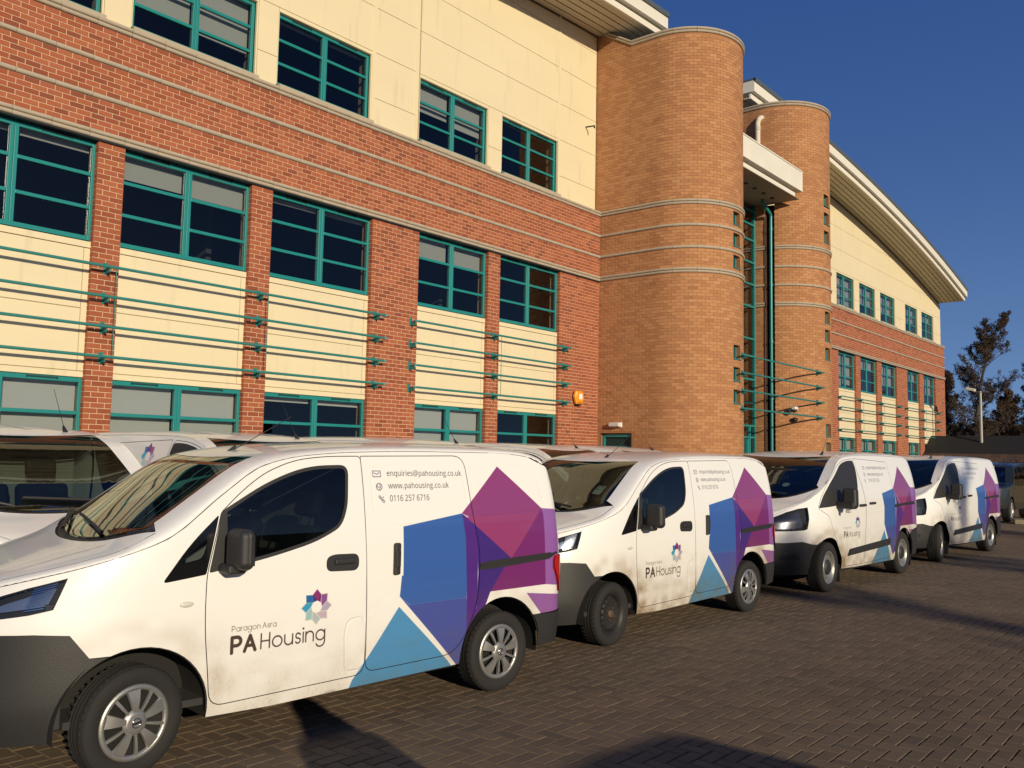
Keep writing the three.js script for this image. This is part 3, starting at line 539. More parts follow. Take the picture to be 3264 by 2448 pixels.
// door at the foot of the nearer tower (seen above the vans)
{
  const d = new THREE.Group(); d.name = 'side_door'; bld.add(d); const x = 17.62;
  part(d, 'frame', [cbox(x - 0.06, x + 0.03, 0, 2.36, 0.062, 0.13, 0.006), cbox(x - 0.06, x + 0.03, 0, 2.36, 0.87, 0.938, 0.006), cbox(x - 0.06, x + 0.03, 2.27, 2.36, 0.13, 0.87, 0.006), cbox(x - 0.05, x + 0.03, 2.0, 2.06, 0.13, 0.87, 0.006)], M.teal);
  part(d, 'door_leaf', [cbox(x - 0.02, x + 0.02, 0, 2.0, 0.13, 0.87, 0.004), box(x - 0.01, x, 2.06, 2.27, 0.13, 0.87)], M.vent);
  part(d, 'reveal', [box(17.515, x + 0.06, 2.362, 2.39, 0.05, 0.95), box(17.515, x + 0.06, 0, 2.365, 0.03, 0.061), box(17.515, x + 0.06, 0, 2.365, 0.939, 0.97)], M.buffReveal);
}
// --- lay the bricks: nearest 300 as pieces, the rest joined ---
{
  const o = new THREE.Object3D(), all = redBricks; const wall = new THREE.Group(); wall.name = 'brick_wall'; bld.add(wall);
  all.forEach((b) => { const p = V3(b.x, b.y, b.z); b.d = p.distanceTo(camPos); b.f = b.nz > 0.5 && b.y > 2.1 && inFrame(p, -0.005) ? 1 : 0; });
  all.sort((a, b) => b.f - a.f || a.d - b.d);
  const place = (b) => { o.position.set(b.x, b.y, b.z); o.rotation.set(0, b.ry, 0); o.scale.set(b.sx * (b.buff ? 1.022 : 1), b.buff ? 1.065 : 1, 1); o.updateMatrix(); return o.matrix; };
  const mk = (c) => std(c, 0.88, { map: brickGrain, bumpMap: brickGrain, bumpScale: 0.0025 }), rm = redTones.map(mk), wm = mk(0xffffff);
  const inst = (list, tones, parent, name) => { const by = {}; list.forEach((b) => (by[(b.half ? 'h' : 'f') + b.g] ||= []).push(b)); for (const k of Object.keys(by).sort()) { const im = new THREE.InstancedMesh(brickG[k[0]][+k[1]], wm, by[k].length); im.name = name; im.userData = { kind: 'stuff' }; im.castShadow = im.receiveShadow = true; by[k].forEach((b, i) => { im.setMatrixAt(i, place(b)); im.setColorAt(i, tones[b.tone]); }); parent.add(im); } };
  all.slice(0, 300).forEach((b) => { place(b); const m = new THREE.Mesh(brickG[b.half ? 'h' : 'f'][b.g], rm[b.tone]); m.name = 'brick'; m.castShadow = m.receiveShadow = true; m.position.copy(o.position); m.rotation.copy(o.rotation); m.scale.copy(o.scale); wall.add(m); });
  inst(all.slice(300), redTones, wall, 'red_brickwork');
  inst(buffBricks, buffTones, T1.tower, 'buff_brickwork');
  cores.forEach((c) => part(wall, 'mortar_backing', [c], M.mortar));
}
// --- fittings on the building ---
{
  const a = thing('alarm_box', 'orange hexagonal alarm bell box on the red brick pier beside the nearer tower', 'alarm box');
  const x = 16.55, y = 3.19, sh = new THREE.Shape([[-0.13, 0.14], [0.13, 0.14], [0.19, 0.0], [0.12, -0.17], [-0.12, -0.17], [-0.19, 0.0]].map((p) => new THREE.Vector2(...p)));
  const g = new THREE.ExtrudeGeometry(sh, { depth: 0.045, bevelEnabled: true, bevelThickness: 0.04, bevelSize: 0.05, bevelOffset: -0.05, bevelSegments: 1 }); g.translate(x, y, 0.045);
  part(a, 'cover', [g], std(rgb(0.80, 0.30, 0.015), 0.4)); part(a, 'label_plate', [cbox(x - 0.055, x + 0.065, y - 0.06, y + 0.07, 0.128, 0.1345, 0.002)], std(rgb(0.75, 0.75, 0.72), 0.5));
  part(a, 'siren_grille', [cbox(x - 0.1, x + 0.1, y - 0.2, y - 0.165, 0.01, 0.09, 0.01)], M.black);
  const l = thing('wall_light', 'white oblong bulkhead light on the buff brick wall above the side door', 'wall light');
  part(l, 'diffuser', [cbox(17.36, 17.45, 2.515, 2.61, 0.36, 0.66, 0.02)], std(rgb(0.62, 0.6, 0.58), 0.35)); part(l, 'base', [cbox(17.44, 17.51, 2.50, 2.62, 0.35, 0.68, 0.01)], std(rgb(0.8, 0.76, 0.66), 0.5));
  const v = thing('vent_pipe', 'small dark overflow pipe stub on the cream cladding left of the nearer tower', 'pipe stub'); part(v, 'stub', [rod([17.0, 9.93, -0.15], [17.0, 9.9, 0.12], 0.018), rod([17.0, 9.9, 0.1], [16.99, 9.84, 0.13], 0.018)], M.black);
  const d1 = thing('security_camera', 'white dome camera on an arm on the farther tower between the rails', 'security camera');
  { const p = V3(23.33, 3.2, 2.43), n = V3(-0.82, 0, 0.57), q = p.clone().addScaledVector(n, 0.22); part(d1, 'arm', [rod(p.toArray(), q.toArray(), 0.03), cbox(q.x - 0.05, q.x + 0.16, q.y - 0.02, q.y + 0.07, q.z - 0.06, q.z + 0.06, 0.02)], std(rgb(0.75, 0.73, 0.68), 0.4)); const s = new THREE.SphereGeometry(0.09, 16, 10, 0, 2 * PI, PI / 2, PI / 2); s.translate(q.x, q.y - 0.01, q.z); part(d1, 'dome', [s], std(rgb(0.06, 0.05, 0.05), 0.1)); }
  const d2 = thing('wall_sensor', 'black round sensor on the farther tower below the dome camera', 'sensor');
  { const p = V3(23.36, 2.92, 2.47), n = V3(-0.77, 0, 0.63), s = new THREE.SphereGeometry(0.085, 16, 12); s.scale(1.1, 0.75, 1); s.translate(p.x + n.x * 0.05, p.y, p.z + n.z * 0.05); part(d2, 'housing', [s], std(rgb(0.02, 0.016, 0.015), 0.35)); part(d2, 'mount', [rod(p.clone().addScaledVector(n, -0.03).toArray(), p.clone().addScaledVector(n, 0.02).toArray(), 0.04)], M.black); }
}
// ---------- vans ----------
function subdivide(P, T, maxE) {                         // consistent edge splitting of a 2D triangulation
  for (let it = 0; it < 9; it++) {
    const mid = new Map(), key = (a, b) => a < b ? a + '_' + b : b + '_' + a, out = []; let any = false;
    const m = (a, b) => { const dx = P[a][0] - P[b][0], dy = P[a][1] - P[b][1]; if (dx * dx + dy * dy <= maxE * maxE) return -1; const k = key(a, b); if (!mid.has(k)) { mid.set(k, P.length); P.push([(P[a][0] + P[b][0]) / 2, (P[a][1] + P[b][1]) / 2]); } return mid.get(k); };
    for (const [a, b, c] of T) {
      const x = m(a, b), y = m(b, c), z = m(c, a), n = (x >= 0) + (y >= 0) + (z >= 0);
      if (!n) { out.push([a, b, c]); continue; } any = true;
      if (n === 3) out.push([a, x, z], [x, b, y], [z, y, c], [x, y, z]);
      else if (n === 1) { if (x >= 0) out.push([a, x, c], [x, b, c]); else if (y >= 0) out.push([a, b, y], [a, y, c]); else out.push([a, b, z], [z, b, c]); }
      else { if (x < 0) out.push([c, z, y], [a, b, y], [a, y, z]); else if (y < 0) out.push([a, x, z], [x, b, c], [x, c, z]); else out.push([b, y, x], [a, x, y], [a, y, c]); }
    }
    T = out; if (!any) break;
  }
  return T;
}
function patch(outline, holes, map, off = 0, maxE = 0.06, uvf = null) {
  const c = outline.map((p) => new THREE.Vector2(p[0], p[1])), h = (holes || []).map((q) => q.map((p) => new THREE.Vector2(p[0], p[1])));
  if (THREE.ShapeUtils.isClockWise(c)) c.reverse(); h.forEach((q) => { if (!THREE.ShapeUtils.isClockWise(q)) q.reverse(); });
  let T = THREE.ShapeUtils.triangulateShape(c, h); const P = [...c, ...h.flat()].map((p) => [p.x, p.y]);
  T = subdivide(P, T, maxE);
  const pos = [], nor = [], uv = [], e = 0.004;
  for (const [a, b] of P) {
    const p = map(a, b), q = map(a + e, b), q0 = map(a - e, b), r = map(a, b + e), r0 = map(a, b - e);
    const n = new THREE.Vector3().crossVectors(q.clone().sub(q0), r.clone().sub(r0)); if (n.lengthSq() < 1e-16) n.set(0, 1, 0); n.normalize(); if (n.dot(map.out(p)) < 0) n.negate();
    p.addScaledVector(n, off); pos.push(p.x, p.y, p.z); nor.push(n.x, n.y, n.z); const w = uvf ? uvf(a, b) : [a, b]; uv.push(w[0], w[1]);
  }
  const g = new THREE.BufferGeometry(); g.setAttribute('position', new THREE.Float32BufferAttribute(pos, 3)); g.setAttribute('normal', new THREE.Float32BufferAttribute(nor, 3)); g.setAttribute('uv', new THREE.Float32BufferAttribute(uv, 2)); 
  const I = []; for (const [a, b, c] of T) { const ax = pos[3 * b] - pos[3 * a], ay = pos[3 * b + 1] - pos[3 * a + 1], az = pos[3 * b + 2] - pos[3 * a + 2], bx = pos[3 * c] - pos[3 * a], by = pos[3 * c + 1] - pos[3 * a + 1], bz = pos[3 * c + 2] - pos[3 * a + 2]; const d = (ay * bz - az * by) * nor[3 * a] + (az * bx - ax * bz) * nor[3 * a + 1] + (ax * by - ay * bx) * nor[3 * a + 2]; d < 0 ? I.push(a, c, b) : I.push(a, b, c); }
  g.setIndex(I); return g;
}
function rounded(pts, r = 0.05, seg = 5) {               // pts: [x, y, radius?]
  const n = pts.length, out = [];
  pts.forEach((p, i) => {
    const a = pts[(i + n - 1) % n], b = pts[(i + 1) % n], rr = p[2] ?? r; if (!rr) { out.push([p[0], p[1]]); return; }
    const A = new THREE.Vector2(a[0] - p[0], a[1] - p[1]), B = new THREE.Vector2(b[0] - p[0], b[1] - p[1]), la = A.length(), lb = B.length(), d = Math.min(rr, la * 0.48, lb * 0.48);
    A.multiplyScalar(d / la); B.multiplyScalar(d / lb);
    for (let k = 0; k <= seg; k++) { const t = k / seg, u = (1 - t) ** 2, w = t * t; out.push([p[0] + A.x * u + B.x * w, p[1] + A.y * u + B.y * w]); }
  });
  return out;
}
const arcPts = (cx, cy, r, a0, a1, n = 18, ry = r) => [...Array(n + 1)].map((_, i) => { const a = (a0 + (a1 - a0) * i / n) * PI / 180; return [cx + r * Math.cos(a), cy + ry * Math.sin(a)]; });
function ribbon(line, w, map, off, closed = false) {     // a thin strip along a 2D polyline mapped on the body
  const L = closed ? [...line, line[0]] : line, a = [], b = [];
  L.forEach((p, i) => { const q = L[Math.min(i + 1, L.length - 1)], o = L[Math.max(i - 1, 0)], dx = q[0] - o[0], dy = q[1] - o[1], l = Math.hypot(dx, dy) || 1; a.push([p[0] - dy / l * w / 2, p[1] + dx / l * w / 2]); b.push([p[0] + dy / l * w / 2, p[1] - dx / l * w / 2]); });
  const gs = []; for (let i = 0; i < L.length - 1; i++) gs.push(patch([a[i], a[i + 1], b[i + 1], b[i]], null, map, off, 0.12)); return merge(gs);
}
const smoothLine = (pts, n = 6) => new THREE.SplineCurve(pts.map((p) => new THREE.Vector2(...p))).getPoints(pts.length * n).map((p) => [p.x, p.y]);

const VM = {
  paint: () => new THREE.MeshPhysicalMaterial({ color: rgb(0.80, 0.79, 0.76), roughness: 0.4, clearcoat: 0.7, clearcoatRoughness: 0.06 }),
  plastic: std(rgb(0.024, 0.023, 0.023), 0.52, { bumpMap: withRepeat(grainBump, 8, 8), bumpScale: 0.0006 }),
  rubber: std(rgb(0.017, 0.0155, 0.0145), 0.85, { bumpMap: withRepeat(grainBump, 5, 5), bumpScale: 0.001 }),
  dark: std(rgb(0.008, 0.008, 0.008), 0.8), gap: std(rgb(0.01, 0.01, 0.01), 0.9),
  under: std(rgb(0.012, 0.011, 0.010), 0.9), blackGloss: new THREE.MeshPhysicalMaterial({ color: rgb(0.006, 0.006, 0.007), roughness: 0.12 }),
  cabin: std(rgb(0.028, 0.027, 0.028), 0.8), seat: std(rgb(0.022, 0.022, 0.024), 0.9), trim: std(rgb(0.30, 0.29, 0.26), 0.8),
  glassSide: new THREE.MeshPhysicalMaterial({ color: rgb(0.30, 0.33, 0.33), roughness: 0, transmission: 1, thickness: 0, ior: 1.52 }),
  glassWs: new THREE.MeshPhysicalMaterial({ color: rgb(0.36, 0.43, 0.40), roughness: 0, transmission: 1, thickness: 0, ior: 1.6 }),
  lens: new THREE.MeshPhysicalMaterial({ color: rgb(0.92, 0.94, 0.96), roughness: 0.02, transmission: 1, thickness: 0, ior: 1.5 }),
  chrome: std(rgb(0.55, 0.57, 0.60), 0.13, { metalness: 1 }), lampBlue: std(rgb(0.36, 0.40, 0.46), 0.12, { metalness: 0.8 }),
  red: new THREE.MeshPhysicalMaterial({ color: rgb(0.42, 0.012, 0.012), roughness: 0.18, clearcoat: 1, clearcoatRoughness: 0.03 }),
  silver: std(rgb(0.42, 0.41, 0.39), 0.38, { metalness: 0.75, bumpMap: withRepeat(grainBump, 3, 3), bumpScale: 0.0005 }), steel: std(rgb(0.03, 0.027, 0.025), 0.55, { metalness: 0.3 }),
  amber: new THREE.MeshPhysicalMaterial({ color: rgb(0.6, 0.58, 0.52), roughness: 0.15 }), rust: std(rgb(0.12, 0.075, 0.05), 0.7, { metalness: 0.4 }),
};
function makeWheel(r, w, rimR, kind) {                    // axis along z, outer face towards +z at z = 0
  const g = new THREE.Group(); g.name = 'wheel';
  const prof = [[rimR - 0.005, -w + 0.02], [rimR + 0.02, -w], [r * 0.90, -w - 0.004], [r * 0.975, -w + 0.018], [r, -w + 0.045]];
  for (const t of [0.28, 0.45, 0.62, 0.79]) prof.push([r, -w * (1 - t) - 0.005], [r - 0.006, -w * (1 - t) - 0.003], [r - 0.006, -w * (1 - t) + 0.003], [r, -w * (1 - t) + 0.005]);
  prof.push([r, -0.045], [r * 0.978, -0.016], [r * 0.95, -0.004], [r * 0.87, 0.005], [rimR + 0.035, 0.004], [rimR + 0.012, -0.004], [rimR, -0.018]);
  const tyre = new THREE.LatheGeometry(prof.map((p) => new THREE.Vector2(p[0], p[1])), 64); tyre.rotateX(PI / 2);
  const blocks = []; for (let i = 0; i < 90; i++) { const a = i / 90 * 2 * PI, b = new THREE.BoxGeometry(0.016, 0.004, w * 0.17); b.translate(0, r - 0.0012, -w * (i % 2 ? 0.2 : 0.86)); b.rotateZ(a); blocks.push(b); }
  part(g, 'tyre', [tyre, ...blocks], VM.rubber);
  const lathe = (pts, seg = 48) => { const q = new THREE.LatheGeometry(pts.map((p) => new THREE.Vector2(p[0], p[1])), seg); q.rotateX(PI / 2); return q; };
  if (kind === 'cap') {
    part(g, 'rim', [lathe([[0.02, -0.062], [rimR * 0.9, -0.05], [rimR + 0.004, -0.02]])], VM.dark);
    const caps = [lathe([[rimR * 0.86, -0.02], [rimR * 0.88, -0.006], [rimR * 0.95, -0.002], [rimR + 0.004, -0.008], [rimR + 0.006, -0.02]])];
    const wedge = (a, i0, i1, o0, o1, z0, z1, z2) => { // spoke: inner half angle i, outer half angle o, radii fixed
      const r0 = rimR * 0.30, r1 = rimR * 0.9, rows = []; for (let k = 0; k <= 6; k++) { const t = k / 6, rr = lerp(r0, r1, t), ha = lerp(i0, i1, t) , z = lerp(z0, z1, t) + z2 * Math.sin(t * PI), row = []; for (const [u, dz] of [[-1, -0.014], [-0.86, 0], [0.86, 0], [1, -0.014]]) row.push(V3(rr * Math.cos(a + u * ha), rr * Math.sin(a + u * ha), z + dz)); rows.push(row); } return toCreasedNormals(quadStrip(rows), 0.6); };
    for (let i = 0; i < 5; i++) { const a = i / 5 * 2 * PI + 0.25; caps.push(wedge(a, 0.26, 0.235, 0, 0, 0.004, -0.004, 0.006)); caps.push(wedge(a + PI / 5, 0.10, 0.055, 0, 0, -0.002, -0.004, 0.004)); }
    caps.push(lathe([[0, 0.007], [rimR * 0.22, 0.007], [rimR * 0.31, 0.002], [rimR * 0.36, -0.012]]));
    part(g, 'hubcap', caps, VM.silver);
    const ring = new THREE.TorusGeometry(rimR * 0.125, 0.0035, 6, 24); ring.translate(0, 0, 0.009); part(g, 'badge', [ring, box(-rimR * 0.14, rimR * 0.14, -0.006, 0.006, 0.006, 0.0115)], VM.chrome);
  } else if (kind === 'steel') {
    part(g, 'rim', [lathe([[rimR * 0.84, -0.045], [rimR * 0.9, -0.014], [rimR + 0.004, -0.006]]), lathe([[0, -0.03], [rimR * 0.3, -0.03], [rimR * 0.4, -0.045], [rimR * 0.62, -0.02], [rimR * 0.72, -0.028], [rimR * 0.86, -0.052]])], VM.steel);
    const hs = []; for (let i = 0; i < 16; i++) { const a = i / 16 * 2 * PI, c = new THREE.CylinderGeometry(0.0135, 0.0135, 0.004, 10); c.rotateX(PI / 2); c.translate(rimR * 0.71 * Math.cos(a), rimR * 0.71 * Math.sin(a), -0.0245); hs.push(c); }
    part(g, 'rim_hole', hs, VM.dark).userData.kind = 'stuff';
    const nuts = []; for (let i = 0; i < 4; i++) { const a = i / 4 * 2 * PI + 0.4, c = new THREE.CylinderGeometry(0.011, 0.011, 0.02, 6); c.rotateX(PI / 2); c.translate(rimR * 0.3 * Math.cos(a), rimR * 0.3 * Math.sin(a), -0.025); nuts.push(c); } nuts.push(lathe([[0, -0.008], [0.035, -0.01], [0.038, -0.03]])); part(g, 'hub', nuts, VM.rust);
  } else if (kind === 'silver') {
    part(g, 'rim', [lathe([[rimR * 0.82, -0.06], [rimR * 0.9, -0.012], [rimR + 0.004, -0.006], [rimR + 0.008, -0.014]])], VM.silver);
    part(g, 'wheel_disc', [lathe([[rimR * 0.42, -0.04], [rimR * 0.6, -0.018], [rimR * 0.7, -0.026], [rimR * 0.84, -0.06]])], VM.silver);
    part(g, 'centre_cap', [lathe([[0, 0.0], [rimR * 0.36, -0.004], [rimR * 0.47, -0.02], [rimR * 0.5, -0.045]])], VM.plastic);
  } else {                                               // ten spoke alloy
    part(g, 'rim', [lathe([[0.02, -0.09], [rimR * 0.88, -0.08], [rimR * 0.93, -0.012], [rimR + 0.004, -0.006]])], VM.silver);
    const sp = []; for (let i = 0; i < 10; i++) { const b = cbox(rimR * 0.15, rimR * 0.92, -0.017, 0.017, -0.03, -0.012, 0.006); b.rotateZ(i / 10 * 2 * PI); sp.push(b); } sp.push(lathe([[0, -0.006], [rimR * 0.2, -0.01], [rimR * 0.24, -0.03]])); part(g, 'spokes', sp, VM.silver);
  }
  return g;
}
// the body of a vehicle as four mapped sheets
function sheets(S) {
  const { Wm, zc } = S;
  const hw = (u, y) => {
    const sf = clamp((S.fk - u) / (S.fk - S.nose(y)), 0, 0.99999), sr = clamp((u - S.rk) / (S.tail(y) - S.rk), 0, 0.99999);
    let w = Wm * Math.pow(1 - Math.pow(sf, S.nf), 1 / S.nf) * Math.pow(1 - Math.pow(sr, S.nr), 1 / S.nr);
    if (y > S.belt) w -= S.tum * (y - S.belt) ** 2; if (y < 0.55) w -= 0.28 * (0.55 - y) ** 2; w += S.bulge ? S.bulge(u, y) : 0;
    return Math.max(0.02, w);
  };
  const side = (sg) => { const f = (u, y) => V3(u, y, zc + sg * hw(u, y)); f.out = (p) => V3(0, 0, sg); return f; };
  const top = (u, z) => { const ys = S.yS(u), w = hw(u, ys), t = clamp(Math.abs(z) / w, 0, 1); return V3(u, ys + (S.Tc(u) - ys) * Math.pow(1 - Math.pow(t, S.tp), 1 / S.tp), zc + z); }; top.out = () => V3(-0.2, 1, 0);
  const front = (z, y) => { const t = clamp(Math.abs(z) / Wm, 0, 1); return V3(S.fk - (S.fk - S.nose(y)) * Math.pow(1 - Math.pow(t, S.nf), 1 / S.nf), y, zc + z); }; front.out = () => V3(-1, 0.1, 0);
  const rear = (z, y) => { const t = clamp(Math.abs(z) / Wm, 0, 1); return V3(S.rk + (S.tail(y) - S.rk) * Math.pow(1 - Math.pow(t, S.nr), 1 / S.nr), y, zc + z); }; rear.out = () => V3(1, 0, 0);
  return { hw, side, top, front, rear, near: side(1), farSide: side(-1) };
}
// measured points lie on the plane z = 0 of a van; carry them along the line of sight on to the curved side
function makeFix(pos, ang, hwf, zc) {
  const c = V3(camPos.x - pos[0], camPos.y, camPos.z - pos[1]).applyAxisAngle(V3(0, 1, 0), -ang);
  return (u, y) => { let pu = u, py = y; for (let i = 0; i < 12; i++) { const z = zc + hwf(pu, py), t = (c.z - z) / c.z; const nu = c.x + (u - c.x) * t, ny = c.y + (y - c.y) * t; pu = lerp(pu, nu, 0.7); py = lerp(py, ny, 0.7); } return [pu, py]; };
}
const NVpos = [2.378, 7.529], NVang = -0.092, TCpos = [12.026, 7.692], TCang = -0.032;
const NV = {
  Wm: 0.845, zc: -0.835, fk: 0.3, nf: 2.5, rk: 3.22, nr: 3.0, belt: 1.0, tum: 0.16, tp: 2.7, wb: 2.725, wr: 0.298, wheelW: 0.185, rimR: 0.198,
  nose: curveFn([[0.2, -0.80], [0.45, -0.87], [0.8, -0.86], [0.95, -0.80], [1.1, -0.70], [1.3, -0.5]]), tail: curveFn([[0.2, 3.50], [0.5, 3.545], [1.0, 3.54], [1.3, 3.49], [1.6, 3.41], [1.8, 3.29], [1.9, 3.2]]),
  Tc: curveFn([[-0.86, 0.93], [-0.78, 1.005], [-0.6, 1.09], [-0.3, 1.185], [-0.12, 1.235], [0.05, 1.345], [0.35, 1.545], [0.62, 1.715], [0.8, 1.775], [1.1, 1.82], [1.6, 1.85], [2.2, 1.86], [2.9, 1.85], [3.2, 1.815], [3.35, 1.74], [3.5, 1.55]]),
  yS: curveFn([[-0.86, 0.91], [-0.75, 0.985], [-0.5, 1.075], [-0.3, 1.13], [-0.05, 1.205], [0.13, 1.275], [0.45, 1.515], [0.73, 1.69], [1.0, 1.75], [1.4, 1.78], [2.0, 1.795], [2.7, 1.795], [3.05, 1.77], [3.2, 1.72], [3.33, 1.6], [3.45, 1.4]]),
};
const TC = {
  Wm: 0.972, zc: -0.962, fk: 0.35, nf: 2.35, rk: 3.3, nr: 3.6, belt: 1.1, tum: 0.21, tp: 2.9, wb: 2.933, wr: 0.34, wheelW: 0.215, rimR: 0.215,
  nose: curveFn([[0.2, -0.9], [0.45, -1.0], [0.75, -1.01], [0.95, -0.97], [1.08, -0.86], [1.3, -0.6]]), tail: curveFn([[0.2, 3.90], [0.6, 3.95], [1.1, 3.95], [1.5, 3.88], [1.8, 3.78], [1.95, 3.6]]),
  Tc: curveFn([[-1.01, 0.9], [-0.93, 1.0], [-0.75, 1.10], [-0.5, 1.19], [-0.3, 1.255], [0.0, 1.46], [0.3, 1.655], [0.55, 1.80], [0.72, 1.86], [1.0, 1.905], [1.6, 1.94], [2.6, 1.945], [3.3, 1.925], [3.6, 1.88], [3.8, 1.77]]),
  yS: curveFn([[-1.01, 0.88], [-0.9, 0.985], [-0.7, 1.08], [-0.5, 1.17], [-0.3, 1.255], [-0.1, 1.375], [0.2, 1.60], [0.5, 1.785], [0.75, 1.845], [1.2, 1.872], [2.2, 1.882], [3.2, 1.87], [3.5, 1.83], [3.7, 1.73], [3.85, 1.5]]),
};
for (const [S, p, a] of [[NV, NVpos, NVang], [TC, TCpos, TCang]]) { S.sh = sheets(S); S.fix = makeFix(p, a, S.sh.hw, S.zc); S.fx = (l) => l.map(([u, y, r]) => { const q = S.fix(u, y); return r === undefined ? q : [...q, r]; }); }
// --- the printed livery, drawn in (u, y) metres ---
const LV = { u0: -1.1, w: 5.12, h: 2.56, W: 2048, H: 1024 };
const liveryUV = (u, y) => [(u - LV.u0) / LV.w, y / LV.h];
function starLogo(cx, P, c, s) {                          // eight kite shaped petals round an open centre, seen in the photograph on doors and sides
  const cols = ['#8d3474', '#8f55a0', '#b7b0cf', '#c9b8cc', '#b9c9d2', '#a5ccd6', '#3ba3d2', '#2f6cb3'];
  cx.save();
  const pt = (r, a) => { const q = P(c[0] + s * r * Math.sin(a), c[1] + s * r * Math.cos(a)); return q; };
  for (let i = 0; i < 8; i++) { const a = i * PI / 4, poly = [pt(1, a), pt(0.74, a + PI / 8), pt(0.36, a + PI / 4 + 0.1), pt(0.36, a + 0.06), pt(0.74, a - PI / 8)]; cx.beginPath(); poly.forEach((q, k) => k ? cx.lineTo(...q) : cx.moveTo(...q)); cx.closePath(); cx.fillStyle = cols[i]; cx.fill(); cx.lineWidth = 2; cx.strokeStyle = 'rgba(236,228,212,0.9)'; if (i > 0 && i < 7) cx.stroke(); }
  cx.fillStyle = '#4a2f80'; let t = [pt(0.74, -PI / 8), pt(0.36, 0.1), pt(0.36, -0.5)]; cx.beginPath(); t.forEach((q, k) => k ? cx.lineTo(...q) : cx.moveTo(...q)); cx.fill();
  cx.fillStyle = '#6d2a6c'; t = [pt(0.74, PI / 8), pt(0.36, 0.75), pt(0.40, 0.25)]; cx.beginPath(); t.forEach((q, k) => k ? cx.lineTo(...q) : cx.moveTo(...q)); cx.fill();
  cx.restore();
}
// light geometric letters drawn with strokes (for the house name on the doors)
function strokeWord(cx, word, x, base, cap, wgt) {        // x, base, cap in pixels; returns the end x
  const xh = cap * 0.70, r = xh / 2; cx.lineWidth = wgt; cx.lineCap = 'round'; cx.lineJoin = 'round';
  const line = (...p) => { cx.beginPath(); p.forEach((q, i) => i ? cx.lineTo(x + q[0], base - q[1]) : cx.moveTo(x + q[0], base - q[1])); cx.stroke(); };
  const arc = (a, b, rr, s, e, ccw = false) => { cx.beginPath(); cx.arc(x + a, base - b, rr, s, e, ccw); cx.stroke(); };
  for (const ch of word) {
    let w = 0;
    if (ch === 'P') { line([0, 0], [0, cap], [cap * 0.34, cap]); arc(cap * 0.34, cap * 0.725, cap * 0.275, -PI / 2, PI / 2); line([cap * 0.34, cap * 0.45], [0, cap * 0.45]); w = cap * 0.66; }
    else if (ch === 'A') { line([0, 0], [cap * 0.38, cap], [cap * 0.76, 0]); line([cap * 0.14, cap * 0.34], [cap * 0.62, cap * 0.34]); w = cap * 0.78; }
    else if (ch === 'H') { line([0, 0], [0, cap]); line([cap * 0.62, 0], [cap * 0.62, cap]); line([0, cap * 0.5], [cap * 0.62, cap * 0.5]); w = cap * 0.64; }
    else if (ch === 'o') { arc(r, r, r, 0, 2 * PI); w = 2 * r; }
    else if (ch === 'a') { arc(r, r, r, 0, 2 * PI); line([2 * r, 0], [2 * r, xh]); w = 2 * r; }
    else if (ch === 'u') { line([0, xh], [0, r * 0.86]); arc(r * 0.86, r * 0.86, r * 0.86, 0, PI); line([r * 1.72, xh], [r * 1.72, 0]); w = r * 1.72; }
    else if (ch === 'n') { line([0, 0], [0, xh]); arc(r * 0.86, xh - r * 0.86, r * 0.86, PI, 2 * PI); line([r * 1.72, xh - r * 0.86], [r * 1.72, 0]); w = r * 1.72; }
    else if (ch === 's') { cx.beginPath(); cx.arc(x + r * 0.62, base - xh + r * 0.52, r * 0.5, -0.35, PI * 0.5 + 0.0 - 2 * PI + PI * 2, true); cx.stroke(); cx.beginPath(); cx.arc(x + r * 0.60, base - r * 0.5, r * 0.5, -PI / 2, PI - 0.35); cx.stroke(); w = r * 1.15; }
    else if (ch === 'i') { line([0, 0], [0, xh]); cx.beginPath(); cx.arc(x, base - cap * 0.96, wgt * 0.75, 0, 2 * PI); cx.fill(); w = 0; }
    else if (ch === 'g') { arc(r, r, r, 0, 2 * PI); line([2 * r, xh], [2 * r, -r * 0.3]); arc(r, -r * 0.3, r, 0, PI * 0.86); w = 2 * r; }
    else if (ch === 'r') { line([0, 0], [0, xh]); arc(r * 0.8, xh - r * 0.8, r * 0.8, PI, PI * 1.5); w = r * 0.8; }
    x += w + cap * (wgt > cap * 0.1 ? 0.24 : 0.21);
  }
  return x;
}
